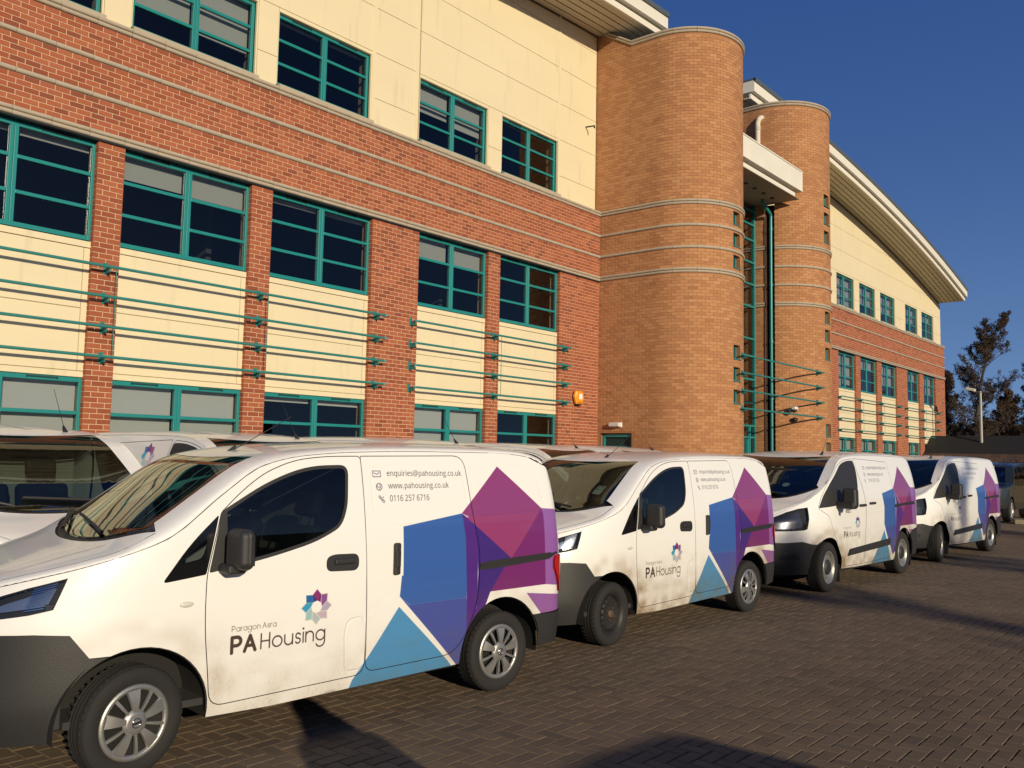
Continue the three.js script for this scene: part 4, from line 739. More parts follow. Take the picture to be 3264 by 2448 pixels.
function livery(S, kind, dirt, seed) {
  const c = document.createElement('canvas'); c.width = LV.W; c.height = LV.H; const cx = c.getContext('2d'), px = LV.W / LV.w;
  const P = (u, y) => [(u - LV.u0) * px, LV.H - y * LV.H / LV.h], F = (u, y) => P(...S.fix(u, y));
  cx.fillStyle = '#ffffff'; cx.fillRect(0, 0, LV.W, LV.H);
  const poly = (col, pts) => { cx.beginPath(); pts.forEach((p, i) => { const q = F(...p); i ? cx.lineTo(...q) : cx.moveTo(...q); }); cx.closePath(); cx.fillStyle = col; cx.fill(); };
  const col = { blue: '#3a66b8', blueLow: '#4856ad', purple: '#542a8c', indigo: '#442a86', mag: '#9b4078', magTop: '#94407f', dark: '#7b2a77', lilac: '#9a63b5', sky: '#4f98d4' };
  let text, star;
  if (kind === 'nv') {
    poly(col.blue, [[1.766, 1.276], [2.299, 1.349], [2.36, 1.1], [2.364, 0.735], [1.753, 0.80], [1.778, 0.941], [1.775, 1.1]]);
    poly(col.blueLow, [[1.753, 0.80], [1.84, 0.735], [2.364, 0.735], [2.372, 0.28], [2.28, 0.26]]); poly(col.blue, [[1.753, 0.8], [1.766, 0.94], [2.365, 0.95], [2.364, 0.735], [1.844, 0.734]]);
    poly(col.lilac, [[3.138, 1.365], [3.7, 1.33], [3.7, 0.748], [3.2, 0.757], [3.15, 1.31]]);
    poly(col.dark, [[3.138, 1.366], [3.166, 1.309], [3.205, 0.757], [2.602, 0.755], [2.70, 0.90], [2.80, 1.0]]);
    poly(col.purple, [[2.299, 1.349], [2.45, 1.24], [2.47, 1.0], [2.47, 0.7], [2.42, 0.45], [2.337, 0.27], [2.37, 0.28], [2.37, 0.532], [2.364, 0.8], [2.341, 1.182]]);
    poly(col.indigo, [[2.299, 1.349], [2.56, 1.2], [2.825, 0.992], [2.739, 0.921], [2.603, 0.754], [2.50, 0.60], [2.39, 0.36], [2.46, 0.6], [2.475, 0.9], [2.46, 1.12], [2.44, 1.24]]);
    poly(col.purple, [[2.603, 0.756], [2.337, 0.27], [2.37, 0.532], [2.43, 0.62]]);
    poly(col.magTop, [[2.299, 1.350], [2.642, 1.695], [3.140, 1.365], [3.08, 1.29], [2.45, 1.285]]); poly(col.mag, [[2.299, 1.350], [2.40, 1.283], [3.085, 1.295], [2.818, 0.988]]); poly(col.mag, [[2.34, 1.32], [3.10, 1.325], [3.07, 1.28], [2.40, 1.28]]);
    poly(col.lilac, [[2.99, 0.708], [3.7, 0.698], [3.7, 0.53], [3.158, 0.53]]);
    poly(col.sky, [[1.749, 0.731], [1.385, 0.30], [1.33, 0.2], [2.28, 0.2], [2.2, 0.30]]);
    cx.strokeStyle = '#ffffff';
    text = { ex: 1.609, ey: 1.634, ew: 0.673, wx: 1.627, wy: 1.548, ww: 0.539, px: 1.643, py: 1.462, pw: 0.349, ix: [1.495, 1.52, 1.545], s: 0.042 };
    star = [[1.098, 0.799], 0.111]; 
  } else {
    poly(col.blue, [[1.996, 1.305], [2.484, 1.374], [2.60, 1.2], [2.6, 0.57], [2.42, 0.34], [2.25, 0.58], [2.087, 0.84], [2.099, 1.099]]);
    poly(col.blueLow, [[2.12, 0.78], [2.595, 0.8], [2.59, 0.57], [2.42, 0.34], [2.25, 0.58]]);
    poly(col.lilac, [[3.278, 1.383], [3.9, 1.38], [3.9, 0.76], [3.40, 0.771], [3.30, 1.3]]); poly(col.lilac, [[3.2, 0.70], [3.9, 0.70], [3.9, 0.5], [3.33, 0.5]]);
    poly(col.dark, [[3.278, 1.384], [3.31, 1.3], [3.404, 0.771], [2.80, 0.77], [2.86, 0.88], [2.93, 1.0]]);
    poly(col.purple, [[2.484, 1.374], [2.72, 1.18], [2.950, 0.985], [2.88, 0.88], [2.81, 0.77], [2.62, 0.42], [2.42, 0.34], [2.592, 0.572], [2.62, 1.186]]);
    poly(col.magTop, [[2.484, 1.375], [2.679, 1.723], [3.280, 1.384], [3.2, 1.29], [2.6, 1.29]]); poly(col.mag, [[2.484, 1.375], [3.24, 1.34], [2.945, 0.982]]);
    poly(col.sky, [[2.083, 0.74], [1.5, 0.27], [2.35, 0.26], [2.30, 0.34]]);
    text = { ex: 1.342, ey: 1.69, ew: 0.83, wx: 1.40, wy: 1.594, ww: 0.66, px: 1.46, py: 1.496, pw: 0.44, ix: [1.205, 1.25, 1.28], s: 0.048 };
    star = [[1.012, 0.903], 0.095];
  }
  // contact lines
  const say = (s, u, y, wid, h, colr = '#57504e') => { const q = F(u, y), e = F(u + wid, y); cx.save(); cx.translate(q[0], q[1] + h * px * 0.26); cx.font = `${Math.round(h * px * 1.32)}px sans-serif`; const m = cx.measureText(s).width; cx.scale((e[0] - q[0]) / m, 1); cx.fillStyle = colr; cx.fillText(s, 0, 0); cx.restore(); };
  say('enquiries@pahousing.co.uk', text.ex, text.ey, text.ew, text.s); say('www.pahousing.co.uk', text.wx, text.wy, text.ww, text.s); say('0116 257 6716', text.px, text.py, text.pw, text.s * 1.05);
  cx.strokeStyle = '#6a5570'; cx.lineWidth = 2;
  const ic = [[text.ix[0], text.ey + 0.004], [text.ix[1], text.wy + 0.004], [text.ix[2], text.py + 0.006]].map((p) => F(...p)), w = (text.ex - text.ix[0]) * px * 0.56, h2 = text.s * px * 0.62;
  cx.strokeRect(ic[0][0], ic[0][1] - h2 * 0.8, w, h2 * 1.5); cx.beginPath(); cx.moveTo(ic[0][0] + 3, ic[0][1] - h2 * 0.4); cx.lineTo(ic[0][0] + w / 2, ic[0][1] + h2 * 0.1); cx.lineTo(ic[0][0] + w - 3, ic[0][1] - h2 * 0.4); cx.stroke();
  cx.beginPath(); cx.arc(ic[1][0] + w / 2, ic[1][1], h2 * 0.9, 0, 2 * PI); cx.stroke(); cx.beginPath(); cx.arc(ic[1][0] + w / 2 - 3, ic[1][1] - 3, h2 * 0.4, 0.5, 4.6); cx.moveTo(ic[1][0] + w / 2 + 2, ic[1][1] - h2 * 0.7); cx.lineTo(ic[1][0] + w / 2 + h2 * 0.5, ic[1][1]); cx.lineTo(ic[1][0] + w / 2, ic[1][1] + h2 * 0.6); cx.stroke();
  cx.save(); cx.translate(ic[2][0] + w / 2, ic[2][1]); cx.rotate(0.78); cx.lineWidth = 2; cx.beginPath(); cx.ellipse(-h2 * 0.8, 0, h2 * 0.35, h2 * 0.28, 0, 0, 2 * PI); cx.moveTo(-h2 * 0.6, -h2 * 0.2); cx.lineTo(h2 * 0.6, -h2 * 0.2); cx.moveTo(-h2 * 0.6, h2 * 0.2); cx.lineTo(h2 * 0.6, h2 * 0.2); cx.moveTo(h2 * 1.15, 0); cx.ellipse(h2 * 0.8, 0, h2 * 0.35, h2 * 0.28, 0, 0, 2 * PI); cx.stroke(); cx.restore();
  cx.beginPath(); cx.arc(ic[2][0] + w * 0.62, ic[2][1] - h2 * 0.4, h2 * 0.3, -1.2, 0.5); cx.stroke();
  // house name
  const nv = kind === 'nv', cap = (nv ? 0.088 : 0.075) * px, b = F(nv ? 0.533 : 0.50, nv ? 0.590 : 0.715), eH = F(nv ? 1.183 : 1.10, nv ? 0.59 : 0.72)[0];
  cx.strokeStyle = cx.fillStyle = '#4d3d3a';
  { const c0 = document.createElement('canvas').getContext('2d'); const wid = (f, wd, cp) => strokeWord({ beginPath() {}, lineTo() {}, moveTo() {}, stroke() {}, arc() {}, fill() {} }, wd, 0, 0, cp, f);
    const bw = cap * 0.23, a = wid(bw, 'PA', cap), d = wid(cap * 0.1, 'Housing', cap), tot = a + cap * 0.16 + d, k = (eH - b[0]) / tot;
    cx.save(); cx.translate(b[0], b[1]); cx.scale(k, 1); const e1 = strokeWord(cx, 'PA', 0, 0, cap, bw); strokeWord(cx, 'Housing', e1 + cap * 0.16, 0, cap, cap * 0.1); cx.restore();
    const b2 = F(nv ? 0.53 : 0.50, nv ? 0.712 : 0.83), e2 = F(nv ? 0.826 : 0.77, 0.712)[0], c2 = cap * 0.36; cx.strokeStyle = cx.fillStyle = nv ? '#8b7f76' : '#b5ada4';
    const t = wid(1.5, 'Paragon', c2) + c2 * 0.3 + wid(1.5, 'Asra', c2); cx.save(); cx.translate(b2[0], b2[1]); cx.scale((e2 - b2[0]) / t, 1); const e3 = strokeWord(cx, 'Paragon', 0, 0, c2, 1.6); strokeWord(cx, 'Asra', e3 + c2 * 0.3, 0, c2, 1.6); cx.restore(); }
  starLogo(cx, (u, y) => F(u, y), star[0], star[1]);
  // road dirt: film low down, splashes behind the wheels, streaks under the door
  const im = cx.getImageData(0, 0, LV.W, LV.H), d = im.data, K = seed * 11.3;
  for (let y = 0; y < LV.H; y++) {
    const ym = (LV.H - y) * LV.h / LV.H; if (ym > 1.5) continue;
    for (let x = 0; x < LV.W; x++) {
      const u = x / px + LV.u0, n = tn(x / 37 + K, y / 33), f = tn(x / 5 + K, y / 5), s = tn(x / 14 + K, y / 120);
      let a = smooth(1.0, 0.22, ym) * (0.10 + 0.22 * n) + smooth(0.62, 0.22, ym) * (0.25 * n * f + 0.12 * s);
      for (const wx of [0, S.wb]) { const dx = u - wx - 0.25; a += 0.30 * Math.exp(-(dx * dx) / 0.10 - (ym - 0.5) ** 2 / 0.05) * (0.4 + n * f); const dr = Math.abs(Math.hypot(u - wx, ym - S.wr) - 0.47); a += 0.26 * Math.exp(-dr * dr / 0.006) * n; }
      a += smooth(0.78, 0.97, f) * smooth(0.8, 0.25, ym) * 0.25 * n; a *= dirt; a = Math.min(0.75, a);
      const o = (y * LV.W + x) * 4; d[o] = lerp(d[o], 128, a); d[o + 1] = lerp(d[o + 1], 100, a); d[o + 2] = lerp(d[o + 2], 68, a);
    }
  }
  cx.putImageData(im, 0, 0);
  const t = new THREE.CanvasTexture(c); t.colorSpace = THREE.SRGBColorSpace; t.magFilter = THREE.LinearFilter; t.anisotropy = 8; return t;
}
function sidePressings(S, kind) {                         // creases and pressed panels as a height map
  const c = document.createElement('canvas'); c.width = 1024; c.height = 512; const cx = c.getContext('2d'), px = 1024 / LV.w;
  const P = (u, y) => { const q = S.fix(u, y); return [(q[0] - LV.u0) * px, 512 - q[1] * 512 / LV.h]; };
  cx.fillStyle = '#808080'; cx.fillRect(0, 0, 1024, 512);
  const line = (pts, w, v, blur = 0) => { for (let k = blur; k >= 0; k--) { cx.lineWidth = w + k * 2; cx.strokeStyle = `rgba(${v},${v},${v},${blur ? 0.35 : 1})`; cx.lineJoin = 'round'; cx.beginPath(); pts.forEach((p, i) => { const q = P(...p); i ? cx.lineTo(...q) : cx.moveTo(...q); }); cx.stroke(); } };
  const fillp = (pts, v) => { cx.fillStyle = `rgb(${v},${v},${v})`; cx.beginPath(); pts.forEach((p, i) => { const q = P(...p); i ? cx.lineTo(...q) : cx.moveTo(...q); }); cx.fill(); };
  if (kind === 'nv') {
    const pn = rounded([[1.475, 1.69], [2.27, 1.705], [2.385, 1.32], [1.66, 1.275], [1.52, 1.36]], 0.09); line([...pn, pn[0]], 2.2, 60, 1);
    const p2 = rounded([[2.36, 1.70], [3.03, 1.70], [3.19, 1.345], [2.43, 1.31]], 0.08); line([...p2, p2[0]], 2.2, 60, 1);
    line([[1.5, 0.72], [1.75, 0.86], [2.35, 0.90], [2.48, 0.92]], 5, 105, 2); line([[0.4, 0.48], [0.9, 0.48], [1.5, 0.49], [2.3, 0.47]], 4, 150, 2);
    const fl = rounded([[1.46, 0.70], [1.34, 0.69], [1.315, 0.60], [1.325, 0.36], [1.46, 0.36]], 0.04); line(fl.slice(0, -2), 1.8, 30);
  } else {
    line([[0.2, 1.02], [1.3, 1.03], [2.5, 1.05], [3.5, 1.06]], 4, 165, 2); const pn = rounded([[1.25, 1.75], [2.45, 1.75], [2.5, 1.3], [1.38, 1.27]], 0.1); line([...pn, pn[0]], 2, 75, 1);
    const p2 = rounded([[2.55, 1.74], [3.25, 1.74], [3.38, 1.3], [2.62, 1.3]], 0.1); line([...p2, p2[0]], 2, 75, 1); line([[0.1, 0.85], [0.5, 0.72], [0.62, 0.62]], 4, 150, 2);
  }
  const t = new THREE.CanvasTexture(c); t.magFilter = THREE.LinearFilter; return t;
}
function grow(poly, d) {                                  // offset a simple polygon outwards by d
  const P = poly.map((p) => new THREE.Vector2(p[0], p[1])), cw = THREE.ShapeUtils.isClockWise(P), n = P.length;
  return P.map((p, i) => { const a = P[(i + n - 1) % n], b = P[(i + 1) % n], e = p.clone().sub(a).normalize(), f = b.clone().sub(p).normalize(), m = new THREE.Vector2(e.y + f.y, -(e.x + f.x)); if (m.lengthSq() < 1e-9) m.set(e.y, -e.x); m.normalize(); const k = d / Math.max(0.5, m.x * e.y - m.y * e.x) * (cw ? -1 : 1); return [p.x + m.x * k, p.y + m.y * k]; });
}
function shapesFor(kind) {
  const S = kind === 'nv' ? NV : TC, fx = S.fx, sh = S.sh, uf = (y) => sh.front(0.42, y).x, ur = (y) => sh.rear(0.70, y).x, o = { S };
  const edge = (a, b, n) => [...Array(n + 1)].map((_, i) => { const u = lerp(a, b, i / n); return [u, S.yS(u)]; });
  if (kind === 'nv') {
    o.door = rounded(fx([[0.43, 1.415, 0.02], [0.36, 1.06, 0.06], [0.36, 0.77, 0.2], [0.405, 0.305, 0.09], [1.47, 0.325, 0.08], [1.478, 0.8, 0.1], [1.451, 1.286, 0.1], [1.386, 1.757, 0.03], [1.12, 1.752, 0.1], [0.90, 1.727, 0.1], [0.70, 1.65, 0.1], [0.55, 1.535, 0.08]]), 0.03);
    o.win = rounded(fx([[0.372, 1.066, 0.02], [0.777, 1.134, 0.2], [1.08, 1.208, 0.1], [1.262, 1.295, 0.06], [1.305, 1.42, 0.08], [1.296, 1.70, 0.07], [0.99, 1.692, 0.2], [0.718, 1.594, 0.2], [0.432, 1.422, 0.04]]), 0.05);
    o.quarter = rounded(fx([[0.10, 1.03, 0.03], [0.355, 1.06, 0.01], [0.418, 1.405, 0.02], [0.25, 1.24, 0.15]]), 0.02);
    o.quarterGlass = rounded(fx([[0.195, 1.13, 0.03], [0.325, 1.155, 0.03], [0.36, 1.27, 0.03], [0.31, 1.235, 0.05]]), 0.03, 4);
    o.slide = rounded(fx([[1.478, 0.335, 0.08], [2.25, 0.345, 0.12], [2.40, 0.52, 0.15], [2.486, 0.74, 0.15], [2.487, 1.05, 0.06], [2.44, 1.23, 0.05], [2.392, 1.391, 0.05], [2.29, 1.771, 0.10], [1.388, 1.757, 0.01], [1.453, 1.286, 0.1], [1.48, 0.8, 0.1]]), 0.03);
    const yb = 0.80; o.bumperTop = [[uf(yb), yb], [-0.5, yb + 0.002], [-0.345, 0.79], [-0.25, 0.665]];
    o.arch = [[0, 0.295, 0.40], [2.725, 0.295, 0.41]];
    o.body = [...o.bumperTop, ...arcPts(0, 0.295, 0.40, 112, -7, 16), [0.8, 0.236], [1.6, 0.25], [2.30, 0.262], ...arcPts(2.725, 0.295, 0.41, 184, 36, 18), [3.25, 0.538], [ur(0.54), 0.545], ...[0.8, 1.1, 1.35, 1.55, 1.66].map((y) => [ur(y), y]), [3.14, 1.735], ...edge(3.05, -0.72, 40), [uf(1.0), 0.985], [uf(0.92), 0.92]];
    o.frontBumper = [[uf(0.22), 0.22], ...[0.4, 0.6, 0.8].map((y) => [uf(y), y]), ...o.bumperTop.slice(1), ...arcPts(0, 0.295, 0.40, 114, 189, 12)].map((p) => p);
    o.rearBumper = [...arcPts(2.725, 0.295, 0.41, 36, -6, 8), [3.15, 0.275], [ur(0.3), 0.31], [ur(0.53), 0.535], [3.25, 0.53]];
    o.tail = fx([[3.300, 0.975], [3.355, 0.985], [3.40, 0.955], [3.41, 0.90], [3.385, 0.845], [3.405, 0.79], [3.42, 0.72], [3.405, 0.67], [3.37, 0.66], [3.34, 0.70], [3.335, 0.77], [3.315, 0.83], [3.29, 0.89], [3.288, 0.94]]);
    o.rail = fx([[2.487, 0.925], [2.487, 0.972], [2.6, 0.985], [3.32, 1.012], [3.325, 1.0], [3.24, 0.955], [2.6, 0.922]]);
    o.handle = rounded(fx([[1.165, 1.02, 0.05], [1.165, 1.10, 0.05], [1.22, 1.115, 0.05], [1.40, 1.11, 0.04], [1.405, 1.01, 0.05]]), 0.04); o.slideHandle = rounded(fx([[1.685, 0.955], [1.685, 1.165], [1.735, 1.165], [1.735, 0.955]]), 0.02);
    o.lamp = [[-0.355, 1.085], [-0.52, 1.035], [-0.62, 0.995], [-0.712, 0.95], [-0.716, 0.872], [-0.66, 0.876], [-0.52, 0.90], [-0.42, 0.925]];
    o.indicator = [0.248, 0.901]; o.glassTop = [-0.10, 0.66]; o.wsInset = 0.105; o.hood = [-0.80, -0.13]; o.mirror = { c: [0.49, 1.21, 0.14], s: [0.10, 0.235, 0.20] };
    o.seats = [[0.98, -0.42], [0.98, -1.25]]; o.seatY = 0.62; o.wsY = 1.15; o.steer = [0.35, 1.02, -1.24]; o.antenna = [[0.83, 1.775, -0.72], [1.28, 2.03, -0.72]]; o.bulk = 1.52;
  } else {
    o.door = rounded([[0.36, 0.0]], 0); 
    o.door = rounded([...fx([[-0.10, 1.47, 0.05], [-0.39, 1.145, 0.05], [0.02, 1.02, 0.1], [0.09, 0.86, 0.2], [0.42, 0.47, 0.06], [0.46, 0.31, 0.06], [1.19, 0.30, 0.06], [1.345, 1.0, 0.4], [1.30, 1.25, 0.2], [0.985, 1.642, 0.2], [0.80, 1.828, 0.05], [0.50, 1.81, 0.2], [0.25, 1.735, 0.15]])], 0.04);
    o.win = rounded(fx([[-0.365, 1.15, 0.02], [0.70, 1.195, 0.10], [0.88, 1.235, 0.08], [1.03, 1.375, 0.06], [0.95, 1.66, 0.1], [0.845, 1.80, 0.06], [0.62, 1.80, 0.1], [0.366, 1.752, 0.12], [-0.047, 1.465, 0.2]]), 0.05);
    o.slide = rounded(fx([[1.215, 0.30, 0.06], [2.28, 0.31, 0.1], [2.44, 0.52, 0.15], [2.56, 0.85, 0.1], [2.56, 1.2, 0.1], [2.36, 1.55, 0.1], [2.18, 1.79, 0.06], [0.835, 1.832, 0.03], [1.0, 1.642, 0.2], [1.315, 1.25, 0.2], [1.36, 1.0, 0.4]]), 0.04);
    const yb = 0.685; o.bumperTop = [[uf(yb), yb], [-0.75, 0.685], [-0.53, 0.70], [-0.36, 0.66], [-0.235, 0.655]];
    o.arch = [[0, 0.335, 0.405], [2.933, 0.335, 0.405]];
    o.body = [...o.bumperTop, ...arcPts(0, 0.335, 0.405, 126, -7, 16), [0.9, 0.272], [1.7, 0.265], [2.52, 0.26], ...arcPts(2.933, 0.335, 0.405, 184, 46, 18), [3.40, 0.70], [ur(0.72), 0.74], ...[0.9, 1.2, 1.45, 1.65, 1.76].map((y) => [ur(y), y]), [3.56, 1.81], ...edge(3.42, -0.85, 44), [uf(1.0), 0.99], [uf(0.85), 0.85]];
    o.frontBumper = [[uf(0.25), 0.25], ...[0.4, 0.55, 0.685].map((y) => [uf(y), y]), ...o.bumperTop.slice(1), ...arcPts(0, 0.335, 0.405, 128, 190, 12)];
    o.rearBumper = [...arcPts(2.933, 0.335, 0.405, 46, -6, 8), [3.4, 0.27], [ur(0.3), 0.30], [ur(0.72), 0.73], [3.40, 0.69]];
    o.tail = [[3.77, 0.85], [3.86, 0.85], [3.87, 1.3], [3.78, 1.35], [3.75, 1.1]];
    o.rail = fx([[2.56, 1.075], [2.56, 1.12], [3.48, 1.155], [3.49, 1.12]]);
    o.handle = rounded(fx([[1.067, 1.125], [1.067, 1.165], [1.30, 1.17], [1.30, 1.13]]), 0.018); o.slideHandle = rounded(fx([[1.467, 1.145], [1.467, 1.185], [1.69, 1.19], [1.69, 1.15]]), 0.018);
    o.moulding = rounded(fx([[0.606, 0.45], [0.69, 0.535], [2.33, 0.60], [2.30, 0.505]]), 0.012);
    o.lamp = [[-0.37, 1.155], [-0.5, 1.135], [-0.64, 1.09], [-0.78, 1.025], [-0.865, 0.95], [-0.89, 0.88], [-0.85, 0.835], [-0.66, 0.842], [-0.5, 0.85], [-0.445, 0.865], [-0.40, 1.0]];
    o.glassTop = [-0.29, 0.63]; o.wsInset = 0.085; o.hood = [-0.88, -0.31]; o.mirror = { c: [0.30, 1.28, 0.17], s: [0.14, 0.28, 0.21] };
    o.seats = [[0.95, -0.50], [0.95, -1.02], [0.95, -1.45]]; o.seatY = 0.75; o.wsY = 1.2; o.steer = [0.28, 1.12, -1.42]; o.antenna = [[0.86, 1.90, -0.46], [1.15, 2.28, -0.46]]; o.bulk = 1.45;
  }
  return o;
}
const shapeCache = { nv: shapesFor('nv'), tc: shapesFor('tc') };
const sidePress = { nv: sidePressings(NV, 'nv'), tc: sidePressings(TC, 'tc') };
function buildVan(kind, label, group, o) {
  const Q = shapeCache[kind], { S } = Q, sh = S.sh, v = thing(kind === 'nv' ? 'compact_van' : 'panel_van', label, 'van', group);
  const paint = VM.paint(), near = VM.paint(); near.bumpMap = sidePress[kind]; near.bumpScale = 0.010; if (o.map) near.map = o.map;
  const zc = S.zc, part_ = (n, g, m, l) => part(v, n, g, m, l);
  for (const sg of [1, -1]) {
    if (sg < 0 && o.nearOnly) { part_('body_side', [patch(Q.body, [], sh.farSide, 0, 0.2)], paint); continue; }
    const mp = sh.side(sg), pm = sg > 0 ? near : paint, uvf = liveryUV, E = 0.07;
    const holes = [grow(Q.door, 0.0028), grow(Q.slide, 0.0028)]; if (Q.quarter) holes.push(Q.quarter); holes.push(Q.lamp);
    part_('body_side', [patch(Q.body, holes, mp, 0, E, uvf)], pm);
    const door = new THREE.Group(); door.name = 'front_door'; v.add(door);
    part(door, 'door_panel', [patch(grow(Q.door, -0.0028), [Q.win], mp, 0, E, uvf)], pm);
    const inner = grow(Q.win, -0.022); part(door, 'window_seal', [patch(Q.win, [inner], mp, -0.002, 0.12)], VM.plastic);
    part(door, 'window', [patch(inner, [], mp, -0.006, 0.12)], VM.glassSide);
    if (kind === 'nv') {
      part(door, 'mirror_sail', [patch([Q.win[0], ...rounded(S.fx([[0.375, 1.068], [0.50, 1.088], [0.475, 1.28], [0.465, 1.435], [0.43, 1.42]]), 0.01)].slice(1), null, mp, 0.001, 0.12)], VM.plastic);
      part_('quarter_window', [patch(Q.quarter, [Q.quarterGlass], mp, -0.001, 0.12)], VM.blackGloss); part_('quarter_glass', [patch(Q.quarterGlass, null, mp, -0.003, 0.12)], VM.glassSide);
      part(door, 'handle', [patch(Q.handle, null, mp, 0.0035, 0.1), patch(grow(Q.handle, 0.006), null, mp, 0.0012, 0.1)], VM.plastic);
      const hc = S.fix(1.29, 1.075); { const b = cbox(hc[0] - 0.075, hc[0] + 0.085, hc[1] - 0.022, hc[1] + 0.016, zc + sg * sh.hw(...hc) - 0.012, zc + sg * sh.hw(...hc) + 0.022, 0.012); part(door, 'handle_grip', [b], VM.plastic); }
    } else { for (const [H, n] of [[Q.handle, 'handle']]) { const c = [(H[0][0] + H[12][0]) / 2, (H[0][1] + H[12][1]) / 2], z = zc + sg * sh.hw(...c); part(door, n, [cbox(c[0] - 0.11, c[0] + 0.11, c[1] - 0.018, c[1] + 0.018, z - 0.005, z + 0.035, 0.012)], VM.plastic); } }
    const sd = new THREE.Group(); sd.name = 'sliding_door'; v.add(sd);
    part(sd, 'door_panel', [patch(grow(Q.slide, -0.0028), null, mp, 0, E, uvf)], pm);
    { const c = [0, 1].map((k) => (Math.min(...Q.slideHandle.map((p) => p[k])) + Math.max(...Q.slideHandle.map((p) => p[k]))) / 2), z = zc + sg * sh.hw(...c), w = kind === 'nv' ? [0.025, 0.108] : [0.11, 0.018]; part(sd, 'handle', [cbox(c[0] - w[0], c[0] + w[0], c[1] - w[1], c[1] + w[1], z - 0.004, z + 0.03, 0.012), ...(kind === 'nv' ? [cbox(c[0] - w[0] * 0.8, c[0] + w[0] * 0.8, c[1] - w[1] * 0.55, c[1] + w[1] * 0.55, z, z + 0.036, 0.008)] : [])], VM.plastic); }
    part_('seam_backing', [ribbon(Q.door, 0.03, mp, -0.012, true), ribbon(Q.slide, 0.03, mp, -0.012, true)], VM.gap);
    part_('front_bumper', [patch(Q.frontBumper, null, mp, 0.004, E)], VM.plastic); part_('rear_bumper', [patch(Q.rearBumper, null, mp, 0.004, E)], VM.plastic);
    part_('door_rail', [patch(Q.rail, null, mp, 0.002, 0.1), ribbon([Q.rail[1], Q.rail[3] || Q.rail[2]].map((p) => [p[0], p[1] - 0.012]), 0.016, mp, 0.012)], VM.plastic);
    if (Q.moulding) part_('side_moulding', [patch(Q.moulding, null, mp, 0.012, 0.08), patch(grow(Q.moulding, 0.006), null, mp, 0.003, 0.08)], VM.plastic);
    { // tail lamp, headlamp
      const t = new THREE.Group(); t.name = 'tail_lamp'; v.add(t); part(t, 'lens', [patch(Q.tail, null, mp, 0.016, 0.04), patch(grow(Q.tail, 0.006), null, mp, 0.006, 0.05)], VM.red);
      const h = new THREE.Group(); h.name = 'headlight'; v.add(h);
      part(h, 'housing', [patch(grow(Q.lamp, 0.004), null, mp, -0.05, 0.05), ribbon(Q.lamp, 0.012, mp, -0.004, true), ribbon(Q.lamp, 0.014, mp, -0.002, true)], VM.dark);
      part(h, 'lens', [patch(grow(Q.lamp, -0.002), null, mp, 0.006, 0.04)], VM.lens);
      const bowl = (u, y, r, m) => { const p = mp(u, y), q = new THREE.SphereGeometry(r, 20, 12, 0, 2 * PI, 0, PI * 0.5); q.rotateZ(-PI / 2 - 0.0); q.scale(1, 1, 1); q.rotateY(sg * -0.45); q.translate(p.x + 0.10, p.y, p.z - sg * 0.075); return q; };
      if (kind === 'nv') { part(h, 'reflector', [patch(grow(Q.lamp, -0.035), null, mp, -0.022, 0.04)], VM.lampBlue); part(h, 'bulb_bowl', [bowl(-0.63, 0.955, 0.062)], VM.chrome); const st = []; for (let i = 0; i < 11; i++) { const t = i / 10; st.push(ribbon([[lerp(-0.40, -0.46, t), lerp(1.06, 0.935, t)], [lerp(-0.50, -0.545, t), lerp(1.03, 0.92, t)]], 0.0055, mp, -0.008)); } part(h, 'indicator_ribs', st, VM.chrome); }
      else { part(h, 'reflector', [patch(grow(Q.lamp, -0.03).map(([u, y]) => [Math.min(u, -0.50), y]), null, mp, -0.03, 0.05)], std(rgb(0.10, 0.10, 0.11), 0.25, { metalness: 0.8 })); part(h, 'bulb_bowl', [bowl(-0.60, 0.945, 0.075), bowl(-0.76, 0.915, 0.062)], VM.chrome); }
    }
    if (Q.indicator) { const p = mp(...S.fix(...Q.indicator)), e = new THREE.SphereGeometry(1, 16, 8); e.scale(0.042, 0.017, 0.012); e.translate(p.x, p.y, p.z); part_('side_repeater', [e], VM.amber); }
    // mirror
    const m = new THREE.Group(); m.name = 'door_mirror'; v.add(m); const [mx, my, mz] = Q.mirror.c, [sx, sy, sz] = Q.mirror.s, zz = sg > 0 ? mz : 2 * zc - mz;
    const hsg = new RoundedBoxGeometry(sx, sy, sz, 5, 0.045); { const p = hsg.attributes.position; for (let i = 0; i < p.count; i++) { const f = p.getX(i) < 0 ? 1 - 0.10 * Math.abs(p.getY(i) / sy * 2) ** 2 : 1; p.setZ(i, p.getZ(i) * (1 - 0.10 * (p.getY(i) < 0 ? 0 : p.getY(i) / sy)) * f); p.setX(i, p.getX(i) + 0.04 * Math.abs(p.getZ(i)) * sg * Math.sign(p.getZ(i)) * 0); } hsg.computeVertexNormals(); }
    hsg.rotateY(sg * 0.12); hsg.translate(mx, my, zz); part(m, 'housing', [hsg], VM.plastic);
    const mg = new THREE.PlaneGeometry(sz * 0.8, sy * 0.8); mg.rotateY(PI / 2); mg.translate(mx + sx / 2 + 0.002, my, zz); part(m, 'mirror_glass', [mg], VM.chrome);
    const body = zc + sg * (S.Wm - 0.02); part(m, 'arm', kind === 'nv' ? [cbox(mx - 0.07, mx + 0.05, my - sy / 2 - 0.03, my - sy / 2 + 0.03, Math.min(body, zz), Math.max(body, zz), 0.02)] : [cbox(mx - 0.09, mx + 0.06, my - 0.15, my - 0.055, Math.min(body, zz) - 0.08, Math.max(body, zz) + 0.08, 0.02)], VM.plastic);
    if (kind === 'tc') part(m, 'repeater_lamp', [cbox(mx - 0.06, mx + 0.0, my - 0.205, my - 0.155, zz - 0.05, zz + 0.02, 0.012)], VM.amber);
